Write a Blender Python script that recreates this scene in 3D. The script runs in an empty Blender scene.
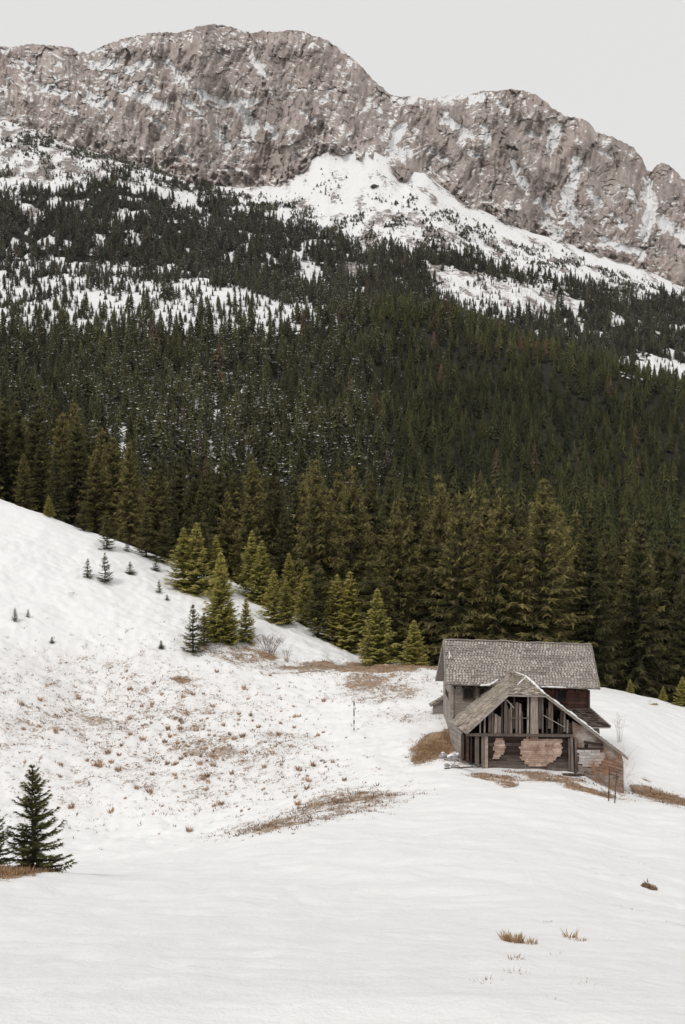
import bpy, math, random
import numpy as np
from mathutils import Vector
random.seed(7); RNG = np.random.default_rng(7)
COL = bpy.context.scene.collection
F = 1138.0; CX, CY = 342.5, 512.0; HOR = 470.0
PITCH = -math.atan((CY-HOR)/F)
cp, sp = math.cos(PITCH), math.sin(PITCH)

# ------------------------------------------------------------ projection
def slope_of_row(r):
    v = (CY-np.asarray(r, float))/F
    return (sp+v*cp)/(cp-v*sp)
def ray(px, py):
    v = (CY-py)/F
    return np.array([(px-CX)/F, cp-v*sp, sp+v*cp])
def at(px, py, Y):
    d = ray(px, py); return d*(Y/d[1])
def project(X, Y, Z):
    d = Y*cp+Z*sp
    return CX+F*X/d, CY-F*(-Y*sp+Z*cp)/d

# ------------------------------------------------------------ noise
def _hash(ix, iy, seed):
    h = (ix.astype(np.int64)*374761393+iy.astype(np.int64)*668265263+seed*1442695041) & 0xffffffff
    h = ((h ^ (h >> 13))*1274126177) & 0xffffffff
    return (h ^ (h >> 16)) & 0xffffffff
def perlin(x, y, seed=0):
    x = np.asarray(x, float); y = np.asarray(y, float)
    x, y = np.broadcast_arrays(x, y)
    xi = np.floor(x); yi = np.floor(y); xf = x-xi; yf = y-yi
    u = xf*xf*xf*(xf*(xf*6-15)+10); v = yf*yf*yf*(yf*(yf*6-15)+10)
    def g(a, b, dx, dy):
        t = _hash(a, b, seed)*(2*math.pi/4294967296.0)
        return np.cos(t)*dx+np.sin(t)*dy
    a = g(xi, yi, xf, yf); b = g(xi+1, yi, xf-1, yf)
    c = g(xi, yi+1, xf, yf-1); d = g(xi+1, yi+1, xf-1, yf-1)
    return ((a*(1-u)+b*u)*(1-v)+(c*(1-u)+d*u)*v)*1.5
def fbm(x, y, oct=4, seed=0, gain=.5):
    s = 0; a = 1; f = 1
    for i in range(oct):
        s = s+a*perlin(x*f, y*f, seed+i*17); a *= gain; f *= 2.03
    return s
def ridged(x, y, oct=4, seed=0, gain=.5):
    s = 0; a = 1; f = 1
    for i in range(oct):
        s = s+a*(1-2*np.abs(perlin(x*f, y*f, seed+i*31))); a *= gain; f *= 2.07
    return s
def sstep(a, b, x):
    t = np.clip((x-a)/(b-a), 0, 1); return t*t*(3-2*t)

# ------------------------------------------------------------ terrain
def pchip(xk, yk, x):
    """yk: (n, m) values at the knots xk; returns (len(x), m)"""
    xk = np.asarray(xk, float); yk = np.asarray(yk, float)
    h = np.diff(xk)[:, None]; d = np.diff(yk, axis=0)/h
    m = np.zeros_like(yk); m[0] = d[0]; m[-1] = d[-1]
    same = d[1:]*d[:-1] > 0
    hm = (h[1:]+h[:-1])*3/((h[1:]*2+h[:-1])/np.where(same, d[:-1], 1)+(h[1:]+2*h[:-1])/np.where(same, d[1:], 1))
    m[1:-1] = np.where(same, hm, 0)
    i = np.clip(np.searchsorted(xk, x)-1, 0, len(xk)-2)
    t = ((x-xk[i])/(xk[i+1]-xk[i]))[:, None]; hh = h[i]
    return ((2*t**3-3*t**2+1)*yk[i]+(t**3-2*t**2+t)*hh*m[i]+(-2*t**3+3*t**2)*yk[i+1]+(t**3-t**2)*hh*m[i+1])
NP = [-300, 0, 100, 200, 300, 370, 410, 450, 490, 530, 575, 625, 685, 950]
NEAR = {
 8:  [985,1003,1003,1003,1003,1003,1003,1003,1003,1003,1003,1004,1006,1030],
 18: [900,930,930,930,930,930,930,930,930,932,934,938,945,975],
 32: [850,873,876,878,878,876,875,874,874,875,878,886,895,930],
 40: [850,876,866,856,847,846,846,846,846,848,853,860,868,905],
 45: [845,882,867,848,829,828,828,828,828,830,836,844,850,890],
 56: [800,862,858,845,814,800,797,795,795,797,802,810,815,860],
 62: [755,822,832,822,800,784,780,777,780,782,787,799,807,852],
 67: [725,785,798,795,780,768,765,759,769,770,774,794,803,848],
 72: [680,745,765,765,757,748,740,737,750,755,762,782,793,838],
 77: [645,712,735,738,735,728,720,716,730,738,748,762,775,825],
 85: [590,662,690,692,697,692,690,696,705,708,715,722,748,800],
 92: [545,620,647,655,670,668,666,668,680,690,697,703,728,785],
 97: [520,592,617,636,660,672,672,672,680,686,690,698,716,780],
 103:[490,560,587,612,640,662,668,670,678,684,686,692,706,775],
 110:[460,530,560,590,624,655,664,668,676,684,688,696,711,778],
 118:[432,501,535,572,614,648,662,668,676,685,693,704,721,790],
 125:[425,500,540,572,612,648,664,672,680,690,700,712,730,800],
 140:[440,520,560,600,635,662,676,685,695,700,710,725,745,820]}
FP = [-300, 0, 100, 200, 300, 400, 500, 600, 685, 950]
FAR = {
 170:[480,560,600,640,665,690,705,725,760,840],
 220:[500,570,600,640,660,680,700,720,750,820],
 300:[480,550,575,600,620,640,650,665,685,760],
 450:[420,500,510,520,530,540,545,550,560,620],
 600:[360,430,432,440,450,462,482,498,510,580],
 800:[300,360,362,368,372,378,408,430,452,520],
 950:[270,322,322,325,328,310,342,367,393,470],
 1100:[250,293,290,290,304,318,350,376,402,470],
 1300:[215,264,267,272,288,300,318,345,368,430],
 1500:[160,208,218,235,252,262,281,308,330,390],
 1700:[110,150,168,198,215,212,246,275,302,350]}
BASE_LINE = np.array([(-300,60),(-100,95),(0,117),(40,130),(85,148),(120,160),(160,172),(200,184),(245,188),(275,185),(300,170),(315,157),(330,151),(350,150),
  (375,152),(388,160),(400,176),(412,172),(425,174),(445,190),(470,205),(500,220),(530,233),(560,241),(600,256),(640,269),(685,290),(800,330),(950,360)], float)
UU = np.linspace(-.62, .62, 620)
PXU = UU*F+CX
YY = np.concatenate([np.linspace(8, 160, 760, endpoint=False), np.exp(np.linspace(math.log(160), math.log(2300), 700))])
def _build_height():
    cols = []; ks = []
    for Y, rows in NEAR.items():
        ks.append(Y); cols.append(pchip(NP, np.array(rows, float)[:, None], np.clip(PXU, -300, 950))[:, 0])
    for Y, rows in FAR.items():
        ks.append(Y); cols.append(pchip(FP, np.array(rows, float)[:, None], np.clip(PXU, -300, 950))[:, 0])
    bl = np.interp(PXU, BASE_LINE[:, 0], BASE_LINE[:, 1])
    ks += [1860, 2300]; cols += [bl, bl+30]
    z = slope_of_row(np.array(cols))*np.array(ks)[:, None]
    return pchip(ks, z, YY)
HG = _build_height()
_YI = np.arange(len(YY))
def height(X, Y, detail=True):
    X = np.asarray(X, float); Y = np.asarray(Y, float)
    Yc = np.clip(Y, 8, 2299.9); u = np.clip(X/Yc, UU[0], UU[-1]-1e-6)
    # ground around and behind the camera: a plane that meets the table at 8 m
    u = np.where(Y < 8, np.clip(X/8.0, -.5, .5)*sstep(-14, 8, Y), u)
    fi = np.interp(Yc, YY, _YI); i = np.clip(fi.astype(int), 0, len(YY)-2); ft = fi-i
    fj = (u-UU[0])/(UU[1]-UU[0]); j = np.clip(fj.astype(int), 0, len(UU)-2); fu = fj-j
    z = (HG[i, j]*(1-fu)+HG[i, j+1]*fu)*(1-ft)+(HG[i+1, j]*(1-fu)+HG[i+1, j+1]*fu)*ft
    z = np.where(Y < 8, z+(8-Y)*.27, z)
    if detail:
        near = 1-sstep(150, 260, Y)
        z = z+near*(.24*fbm(X*.12, Y*.12, 3, 3)*sstep(4, 30, Y)+.065*fbm(X*.6, Y*.9, 4, 5)+.05*np.clip(perlin(X*.35+9, Y*.8, 8), 0, 1))
        # hummocky tussocks on the far bank
        px, py = project(X, np.maximum(Y, 8), z)
        z = z-.045*(1-sstep(38, 50, Y))*sstep(.18, .45, perlin(X*1.5, Y*1.1, 14))*sstep(-.1, .4, perlin(X*.13+3, Y*.13, 15))
        hum = sstep(52, 62, Y)*(1-sstep(108, 118, Y))*(1-sstep(400, 440, px))
        z = z+hum*(.10*fbm(X*1.3, Y*1.3, 2, 11)+.16*perlin(X*.45, Y*.45, 12))
        far = sstep(200, 450, Y)
        z = z+far*(9*fbm(X/170, Y/170, 3, 21)*sstep(400, 900, Y)+(2.0+2*sstep(1450, 1750, Y))*ridged(X/45, Y/95, 4, 27)*sstep(900, 1500, Y))*(1-.9*sstep(1640, 1830, Y))
    return z
def hit(px, py, y0=8, y1=2200):
    Ys = np.exp(np.linspace(math.log(y0), math.log(y1), 6000)); d = ray(px, py)
    X = d[0]/d[1]*Ys; Zr = d[2]/d[1]*Ys
    df = Zr-height(X, Ys)
    k = np.nonzero((df[:-1] > 0) & (df[1:] <= 0))[0]
    if len(k) == 0:
        k = [int(np.argmin(np.abs(df)))]
    k = k[0]
    return np.array([X[k], Ys[k], float(height(X[k], Ys[k]))])

# ------------------------------------------------------------ object helpers
def new_obj(name, me, parent=None, mat=None):
    o = bpy.data.objects.new(name, me); COL.objects.link(o)
    if mat is not None and me is not None and not me.materials: me.materials.append(mat)
    if parent is not None: o.parent = parent
    return o
def tag(o, label=None, cat=None, group=None, kind=None):
    if label: o['label'] = label
    if cat: o['category'] = cat
    if group: o['group'] = group
    if kind: o['kind'] = kind
    return o
def empty(name, loc=(0, 0, 0), rz=0, sc=1):
    o = bpy.data.objects.new(name, None); COL.objects.link(o)
    o.location = loc; o.rotation_euler = (0, 0, rz); o.scale = (sc,)*3 if np.isscalar(sc) else sc
    o.empty_display_size = .3
    return o
def mesh_np(name, V, Fc, smooth=False, attrs=None, colors=None):
    """V (n,3), Fc (m,k) all faces with k corners"""
    V = np.ascontiguousarray(V, np.float32); Fc = np.ascontiguousarray(Fc, np.int32)
    me = bpy.data.meshes.new(name)
    me.vertices.add(len(V)); me.vertices.foreach_set('co', V.ravel())
    k = Fc.shape[1]
    me.loops.add(Fc.size); me.loops.foreach_set('vertex_index', Fc.ravel())
    me.polygons.add(len(Fc)); me.polygons.foreach_set('loop_start', np.arange(0, Fc.size, k, dtype=np.int32))
    me.polygons.foreach_set('loop_total', np.full(len(Fc), k, np.int32))
    me.update(calc_edges=True)
    if smooth: me.polygons.foreach_set('use_smooth', np.ones(len(Fc), bool))
    for n, (dom, arr) in (attrs or {}).items():
        a = me.attributes.new(n, 'FLOAT', dom); a.data.foreach_set('value', np.ascontiguousarray(arr, np.float32).ravel())
    for n, (dom, arr) in (colors or {}).items():
        a = me.attributes.new(n, 'FLOAT_COLOR', dom); a.data.foreach_set('color', np.ascontiguousarray(arr, np.float32).ravel())
    return me
def grid_faces(ny, nx):
    i = np.arange(ny-1)[:, None]*nx+np.arange(nx-1)[None]
    return np.stack([i, i+1, i+nx+1, i+nx], -1).reshape(-1, 4)
class MB:
    def __init__(s): s.v = []; s.f = []; s.t = []
    def prism(s, pts, nrm, th, tone=.5):
        """flat polygon pts pushed back by th along -nrm"""
        n = len(pts); b = len(s.v); nv = np.array(nrm, float)*th
        s.v += [tuple(p) for p in pts]+[tuple(np.array(p)-nv) for p in pts]
        s.f.append(tuple(range(b, b+n))); s.f.append(tuple(range(b+2*n-1, b+n-1, -1)))
        for i in range(n):
            j = (i+1) % n; s.f.append((b+j, b+i, b+n+i, b+n+j))
        s.t += [tone]*(n+2)
    def bar(s, a, b, w, h=None, tone=.5, up=(0, 0, 1)):
        a = np.array(a, float); b = np.array(b, float); h = h or w
        d = b-a; d /= np.linalg.norm(d); up = np.array(up, float)
        if abs(d@up) > .95: up = np.array([0, 1., 0])
        x = np.cross(d, up); x /= np.linalg.norm(x); y = np.cross(x, d)
        q = len(s.v)
        for c in (a, b):
            for sx, sy in ((-1, -1), (1, -1), (1, 1), (-1, 1)): s.v.append(tuple(c+x*w/2*sx+y*h/2*sy))
        for f in ((0, 1, 2, 3), (7, 6, 5, 4), (0, 4, 5, 1), (1, 5, 6, 2), (2, 6, 7, 3), (3, 7, 4, 0)): s.f.append(tuple(q+i for i in f))
        s.t += [tone]*6
    def tube(s, pts, rad, n=5, tone=.5):
        pts = [np.array(p, float) for p in pts]; q = len(s.v)
        for i, p in enumerate(pts):
            d = pts[min(i+1, len(pts)-1)]-pts[max(i-1, 0)]; d /= np.linalg.norm(d)+1e-9
            up = np.array([0, 0, 1.]) if abs(d[2]) < .9 else np.array([1., 0, 0])
            x = np.cross(d, up); x /= np.linalg.norm(x); y = np.cross(x, d)
            for k in range(n):
                a = 2*math.pi*k/n; s.v.append(tuple(p+rad[i]*(math.cos(a)*x+math.sin(a)*y)))
        for i in range(len(pts)-1):
            for k in range(n):
                s.f.append((q+i*n+k, q+i*n+(k+1) % n, q+(i+1)*n+(k+1) % n, q+(i+1)*n+k)); s.t.append(tone)
        s.f.append(tuple(q+k for k in range(n))[::-1]); s.f.append(tuple(q+(len(pts)-1)*n+k for k in range(n))); s.t += [tone]*2
    def mesh(s, name):
        me = bpy.data.meshes.new(name); me.from_pydata(s.v, [], s.f); me.update()
        a = me.attributes.new('tone', 'FLOAT', 'FACE'); a.data.foreach_set('value', np.array(s.t, np.float32))
        return me
    def build(s, name, mat, parent=None): return new_obj(name, s.mesh(name), parent, mat)

# ------------------------------------------------------------ materials
class NT:
    def __init__(s, name):
        s.m = bpy.data.materials.new(name); s.m.use_nodes = True; s.t = s.m.node_tree; s.t.nodes.clear()
        s.out = s.n('ShaderNodeOutputMaterial'); s.b = s.n('ShaderNodeBsdfPrincipled')
        s.b.inputs['Specular IOR Level'].default_value = .2
        s.l(s.b.outputs[0], s.out.inputs[0])
    def n(s, t, **k):
        x = s.t.nodes.new(t)
        for a, v in k.items(): setattr(x, a, v)
        return x
    def l(s, a, b): s.t.links.new(a, b)
    def noise(s, scale, detail=4, rough=.55, vec=None, dist=0):
        x = s.n('ShaderNodeTexNoise'); x.inputs['Scale'].default_value = scale; x.inputs['Detail'].default_value = detail
        x.inputs['Roughness'].default_value = rough; x.inputs['Distortion'].default_value = dist
        if vec is not None: s.l(vec, x.inputs['Vector'])
        return x.outputs['Fac']
    def coord(s, scale=(1, 1, 1), which='Object'):
        c = s.n('ShaderNodeTexCoord'); m = s.n('ShaderNodeMapping'); m.inputs['Scale'].default_value = scale
        s.l(c.outputs[which], m.inputs[0]); return m.outputs[0]
    def attr(s, name, out='Fac'):
        a = s.n('ShaderNodeAttribute'); a.attribute_name = name; return a.outputs[out]
    def math(s, op, a, b=None, clamp=False):
        x = s.n('ShaderNodeMath', operation=op); x.use_clamp = clamp
        for i, v in enumerate((a, b)):
            if v is None: continue
            if isinstance(v, (int, float)): x.inputs[i].default_value = v
            else: s.l(v, x.inputs[i])
        return x.outputs[0]
    def mapr(s, v, a, b, c=0, d=1):
        x = s.n('ShaderNodeMapRange'); x.clamp = True; s.l(v, x.inputs[0])
        for i, q in enumerate((a, b, c, d)): x.inputs[i+1].default_value = q
        return x.outputs[0]
    def mix(s, f, a, b, blend='MIX'):
        x = s.n('ShaderNodeMix', data_type='RGBA', blend_type=blend)
        ins = [x.inputs[0], x.inputs[6], x.inputs[7]]
        for i, v in zip(ins, (f, a, b)):
            if isinstance(v, (int, float)): i.default_value = v
            elif isinstance(v, tuple): i.default_value = v if len(v) == 4 else v+(1,)
            else: s.l(v, i)
        return x.outputs[2]
    def bump(s, h, strength=.5, dist=.05):
        x = s.n('ShaderNodeBump'); x.inputs['Strength'].default_value = strength; x.inputs['Distance'].default_value = dist
        s.l(h, x.inputs['Height']); s.l(x.outputs[0], s.b.inputs['Normal'])
    def base(s, c, rough=.85):
        if isinstance(c, tuple): s.b.inputs['Base Color'].default_value = c if len(c) == 4 else c+(1,)
        else: s.l(c, s.b.inputs['Base Color'])
        s.b.inputs['Roughness'].default_value = rough
        return s.m
SNOW = (.83, .825, .82)
def mat_meadow():
    t = NT('snow_with_dry_grass'); c = t.coord()
    br = t.attr('brown')
    n1 = t.noise(5.8, 6, .78, c); n2 = t.noise(.9, 4, .6, c); n3 = t.noise(13, 4, .7, c)
    sp_ = t.math('ADD', t.math('MULTIPLY', n1, .6), t.math('MULTIPLY', n2, .4))
    sp_ = t.math('ADD', t.math('MULTIPLY', sp_, .8), t.math('MULTIPLY', n3, .2))
    thr = t.math('SUBTRACT', t.math('ADD', sp_, t.math('MULTIPLY', br, .33)), .645)
    m = t.mapr(thr, 0, .03)
    grass = t.mix(t.mapr(n3, .35, .65), (.13, .09, .065), (.44, .345, .26))
    grass = t.mix(t.mapr(n2, .4, .62, 0, .6), grass, (.36, .235, .145))
    grass = t.mix(t.mapr(br, .8, 1.2, 0, .75), grass, t.mix(t.mapr(n1, .3, .7), (.27, .17, .095), (.50, .35, .22)))
    dirty = t.mix(t.mapr(br, .1, .8), SNOW, (.72, .695, .67))
    col = t.mix(m, dirty, grass)
    t.bump(t.math('ADD', t.math('ADD', t.noise(.9, 8, .66, c), t.math('MULTIPLY', t.noise(7, 5, .7, c), .12)), t.math('MULTIPLY', m, .15)), .65, .17)
    return t.base(col, .75)
def mat_mountainside():
    t = NT('snowy_mountainside'); c = t.coord(); cs = t.coord((1.6, .7, .7))
    f = t.attr('forest'); r = t.attr('scree')
    n = t.noise(.09, 6, .75, c); n2 = t.noise(.35, 5, .75, c)
    litter = t.mix(n2, (.010, .012, .007), (.032, .029, .018))
    fm = t.mapr(t.math('ADD', t.math('MULTIPLY', n, .7), f), .72, .92)
    rock = t.mix(n2, (.13, .105, .09), (.33, .29, .27))
    rm = t.mapr(t.math('ADD', t.math('ADD', t.math('MULTIPLY', n, .55), t.math('MULTIPLY', n2, .45)), t.math('MULTIPLY', r, .45)), .68, .76)
    col = t.mix(rm, SNOW, rock)
    col = t.mix(fm, col, litter)
    t.bump(t.noise(.12, 5, .65, c), .6, 6)
    return t.base(col, .85)
def mat_cliff():
    t = NT('limestone_cliff_with_snow')
    c = t.coord((1, 1, .3)); ci = t.coord()
    n = t.noise(.017, 7, .7, c); n2 = t.noise(.075, 7, .8, c); n3 = t.noise(.12, 6, .75, ci)
    rock = t.mix(t.mapr(n, .36, .64), (.245, .20, .178), (.52, .455, .415))
    rock = t.mix(t.mapr(n2, .40, .62, .0, .5), rock, (.50, .43, .395))
    rock = t.mix(t.mapr(n2, .56, .66, 0, .75), rock, (.11, .088, .08))  # dark streaks: cracks in the rock, with their shadow put into the colour
    rock = t.mix(t.mapr(n3, .56, .66, 0, .4), rock, (.17, .14, .13))
    rock = t.mix(t.mapr(t.noise(.009, 3, .5, ci), .50, .68, 0, .35), rock, (.40, .31, .27))
    s = t.attr('snow')
    sm = t.mapr(t.math('ADD', s, t.math('ADD', t.math('MULTIPLY', n3, .42), t.math('MULTIPLY', n2, .12))), .76, .82)
    col = t.mix(sm, rock, (.81, .805, .80))
    t.bump(t.math('ADD', t.math('MULTIPLY', n2, .7), n3), .8, 4)
    return t.base(col, .9)
def mat_needles(name, dark, light, tipc, inner=(.028, .034, .014)):
    t = NT(name); r = t.n('ShaderNodeObjectInfo').outputs['Random']; c = t.coord()
    col = t.mix(r, dark, light)
    col = t.mix(t.mapr(t.attr('tip'), .4, 1, 0, .85), col, tipc)  # paler outer needles: new growth, plus lit highlights put into the colour
    n = t.noise(1.7, 3, .6, c)
    col = t.mix(t.mapr(n, .35, .7, .0, .5), col, inner)
    t.b.inputs['Specular IOR Level'].default_value = .15
    t.base(col, .8)
    tr = t.n('ShaderNodeBsdfTranslucent'); t.l(col, tr.inputs[0]); mx = t.n('ShaderNodeMixShader'); mx.inputs[0].default_value = .42
    t.l(t.b.outputs[0], mx.inputs[1]); t.l(tr.outputs[0], mx.inputs[2]); t.l(mx.outputs[0], t.out.inputs[0])
    return t.m
def mat_bark(name='spruce_bark', a=(.05, .036, .028), b=(.13, .10, .08)):
    t = NT(name); c = t.coord((6, 6, 1.5)); n = t.noise(3, 4, .6, c)
    t.bump(n, .6, .02); return t.base(t.mix(n, a, b), .9)
def mat_vcol(name, rough=.85):
    t = NT(name); a = t.attr('col', 'Color'); t.b.inputs['Specular IOR Level'].default_value = .1
    return t.base(a, rough)
def mat_wood(name, ca, cb, cc=None, sc=(1, 1, 1), nscale=3, lo=.55, moss=None):
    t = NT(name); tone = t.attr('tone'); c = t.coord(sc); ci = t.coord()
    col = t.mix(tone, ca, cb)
    n = t.noise(nscale, 5, .7, c); n2 = t.noise(.9, 4, .6, ci); n4 = t.noise(2.4, 4, .7, ci)
    if cc: col = t.mix(t.mapr(n2, .48, .66, 0, .85), col, cc)
    if moss: col = t.mix(t.mapr(n4, .55, .7, 0, .7), col, moss)
    g = t.mix(t.mapr(n, .3, .7), (lo, lo, lo), (1.25, 1.25, 1.25))
    col = t.mix(1.0, col, g, 'MULTIPLY')
    t.bump(n, .5, .015)
    return t.base(col, .88)
def mat_plain(name, a, b, scale=5, rough=.85, bump=.02):
    t = NT(name); c = t.coord(); n = t.noise(scale, 4, .65, c)
    if bump: t.bump(n, .5, bump)
    return t.base(t.mix(t.mapr(n, .3, .7), a, b), rough)
M_BARK = mat_bark(); M_FOREST = mat_vcol('forest_needles')
M_SPR = mat_needles('spruce_needles', (.028, .037, .020), (.075, .075, .034), (.21, .19, .08))
M_OLIVE = mat_needles('olive_spruce_needles', (.085, .09, .038), (.17, .15, .06), (.40, .34, .13), (.04, .045, .02))
M_FORE = mat_needles('foreground_spruce_needles', (.095, .11, .042), (.105, .11, .042), (.23, .21, .08))
M_YOUNG = mat_needles('young_spruce_needles', (.26, .275, .09), (.38, .355, .115), (.70, .61, .205), (.21, .225, .08))
M_SAP = mat_needles('dark_young_spruce_needles', (.085, .092, .038), (.13, .13, .052), (.27, .245, .095))
M_SNOWP = mat_plain('settled_snow', (.78, .78, .78), (.82, .82, .815), 6)
M_DRY = mat_vcol('dry_grass_blades')
M_STONE = mat_plain('grey_stone', (.16, .15, .14), (.42, .40, .385), 4, bump=.04)
M_EARTH = mat_plain('bare_earth', (.07, .042, .025), (.20, .12, .07), 6, bump=.05)
M_TWIG = mat_plain('reddish_twigs', (.28, .13, .06), (.42, .22, .11), 5)
M_TWIGG = mat_plain('grey_twigs', (.15, .11, .09), (.26, .2, .17), 5)

# ------------------------------------------------------------ meadow (near ground)
def in_blob(px, py, blobs):
    s = np.zeros_like(px)
    for bx, by, rx, ry, st, ang in blobs:
        a = math.radians(ang); dx = px-bx; dy = py-by
        ex = (dx*math.cos(a)+dy*math.sin(a))/rx; ey = (-dx*math.sin(a)+dy*math.cos(a))/ry
        s = np.maximum(s, st*np.exp(-(ex*ex+ey*ey)**1.5))
    return s
BROWN = [  # px, row, half width, half height, strength, tilt
 (235,748,88,24,.48,-4),(305,818,100,9,.50,-11),(200,775,150,40,.34,-3),(90,700,120,45,.30,4),(60,780,100,60,.28,0),(170,690,90,16,.34,3),(182,679,16,3.5,.8,8),(350,800,60,13,.55,-8),(300,815,60,10,.35,-12),
 (250,790,90,30,.24,-8),(345,668,95,5,.85,0),(400,667,45,4,.9,0),(385,684,64,20,.50,0),(372,683,16,4,.7,0),(405,715,40,10,.36,-5),(312,668,34,9,.55,-4),(322,663,14,4,.9,-5),
 (436,747,24,12,1.5,-22),(424,757,16,6,1.2,-20),(450,735,10,9,1.3,0),(280,668,60,10,.35,0),(240,655,62,13,.52,8),(268,656,16,4,.95,10),(215,648,30,6,.6,0),
 (497,777,32,3,.75,6),(545,779,40,2.6,.78,12),(507,784,9,3,.9,10),(590,791,34,3.4,.85,12),(655,795,30,6,.85,14),(672,800,24,5,1.2,14),(640,788,14,4,.8,10),
 (555,778,40,5,.5,8),(462,758,22,9,.42,0),(600,738,10,3,.3,0),(648,780,6,2,.6,30),(14,874,40,6,.7,-5),(648,886,7,3.2,1.5,18),(115,715,200,80,.36,0),
 (30,655,60,12,.28,0),(355,700,50,8,.3,0),(652,703,4,1.5,.8,10)]
def build_meadow():
    ys = np.concatenate([np.linspace(-14, 6, 50, endpoint=False), np.linspace(6, 50, 190, endpoint=False), np.linspace(50, 120, 330, endpoint=False), np.linspace(120, 142, 40)])
    w = np.linspace(-.5, .5, 760); Y = np.repeat(ys[:, None], len(w), 1); X = w[None]*(Y+32)
    Z = height(X, Y)
    px, py = project(X, np.maximum(Y, 6), Z)
    wob = 1+.35*fbm(X*.25, Y*.25, 3, 41)
    b = in_blob(px+8*perlin(X*.3, Y*.3, 43), py+3*perlin(X*.5, Y*.5, 44), BROWN)*wob
    b = b*(Y > 20)
    forest = sstep(-1, 5, Y-edgeY(px))
    b = np.maximum(b, forest*1.6)
    me = mesh_np('snowy_meadow', np.stack([X, Y, Z], -1).reshape(-1, 3), grid_faces(*Y.shape), True, {'brown': ('POINT', b.ravel())})
    tag(new_obj('snowy_meadow', me, None, mat_meadow()), kind='structure')
EDGE = np.array([(-200,140),(0,131),(60,130),(130,129),(180,126),(240,124),(320,120),(380,115),(440,112),(520,112),(600,113),(685,116),(900,122)], float)
def edgeY(px): return np.interp(px, EDGE[:, 0], EDGE[:, 1])

# ------------------------------------------------------------ forest density on the mountainside
def poly_in(px, py, poly):
    c = np.zeros(px.shape, bool); n = len(poly)
    for i in range(n):
        x1, y1 = poly[i]; x2, y2 = poly[(i+1) % n]
        if y1 == y2: continue
        c ^= ((y1 > py) != (y2 > py)) & (px < (x2-x1)*(py-y1)/(y2-y1)+x1)
    return c
TREELINE = np.array([(-200,195),(0,192),(50,186),(90,184),(120,176),(150,176),(200,187),(250,208),(300,226),(330,238),(390,248),(440,249),(490,262),(531,275),(592,283),(685,299),(850,330)], float)
CLEAR = [([(-1,258),(90,262),(170,266),(250,282),(345,310),(335,324),(290,334),(230,338),(205,330),(120,338),(60,333),(0,342),(-100,340),(-100,258)], .44),
         ([(425,262),(455,272),(490,272),(545,288),(585,303),(575,315),(520,322),(470,312),(430,298)], .16),
         ([(604,357),(640,354),(700,366),(760,395),(685,392),(640,380),(612,370)], .13),
         ([(288,250),(305,252),(332,285),(318,296),(300,280)], .3),
         ([(110,164),(150,178),(190,192),(215,212),(205,218),(170,205),(130,185)], .10)]
def density(px, py, X, Y):
    zc = np.exp(-(((px-190)/95)**2+((py-420)/46)**2)**2)*sstep(-.5, .3, perlin(X/22, Y/30, 69))
    jx = px+14*perlin(X/45, Y/60, 61)+8*perlin(X/15, Y/20, 62)+9*perlin(X/6, Y/9, 60); jy = py+9*perlin(X/60, Y/60, 63)+6*perlin(X/19, Y/24, 64)+6*perlin(X/6.5, Y/9, 67)
    tl = np.interp(jx, TREELINE[:, 0], TREELINE[:, 1])
    d = sstep(-4, 8, jy-tl)
    for poly, v in CLEAR:
        if poly is CLEAR[0][0]: d = np.where(poly_in(jx, jy, poly), np.minimum(d, np.clip(v*(1.0+.55*perlin(X/26, Y/34, 65)+.7*perlin(X/8, Y/10, 261)), .1, .56)), d)
        else: d = np.where(poly_in(jx, jy, poly), np.minimum(d, v*(1.1+.9*perlin(X/30, Y/40, 65)+.8*perlin(X/9, Y/12, 261))), d)
    d = d*(1-.42*zc)
    d = d*(1-.62*sstep(1040, 1180, Y)*sstep(.12, .42, fbm(X/34, Y/52, 3, 260))*sstep(14, -2, jy-tl-60))
    # dwarf pine and stray spruce above the treeline
    up = sstep(-42, 0, jy-tl)*(.10+.22*sstep(.15, .5, perlin(X/40, Y/60, 66)))
    up = np.where(px < 115, np.maximum(up, .42*sstep(-45, -8, jy-tl)*sstep(-.1, .5, perlin(X/35, Y/45, 67))), up)
    return np.clip(np.maximum(d, up*(py > np.interp(px, BASE_LINE[:, 0], BASE_LINE[:, 1])+9)), 0, 1)
def build_mountainside():
    ys = np.exp(np.linspace(math.log(142), math.log(1990), 620)); w = np.linspace(-.56, .56, 760)
    Y = np.repeat(ys[:, None], len(w), 1); X = w[None]*(Y+14)
    Z = height(X, Y); px, py = project(X, Y, Z)
    d = density(px, py, X, Y)
    d = np.where(Y < 460, 1, d)
    gz = np.exp(-((px-190)/110)**2-((py-425)/50)**2)*(Y > 460)*sstep(-.1, .35, fbm(X/16, Y/30, 3, 68)); d = d*(1-.6*gz)
    tl = np.interp(px, TREELINE[:, 0], TREELINE[:, 1]); bl = np.interp(px, BASE_LINE[:, 0], BASE_LINE[:, 1])
    scree = np.clip(.27+.46*fbm(X/26, Y/50, 4, 71)+.16*(px < 120)*(py < tl)+.12*sstep(20, 60, py-bl)*(px > 330), 0, .62)*(py < tl+40)
    scree = scree*(1-.3*sstep(300, 340, px)*(1-sstep(395, 420, px))*(1-sstep(180, 230, py)))
    me = mesh_np('mountainside', np.stack([X, Y, Z], -1).reshape(-1, 3), grid_faces(*Y.shape), True,
                 {'forest': ('POINT', sstep(.6, .95, d).ravel()), 'scree': ('POINT', scree.ravel())})
    tag(new_obj('mountainside', me, None, mat_mountainside()), kind='structure')

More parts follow.
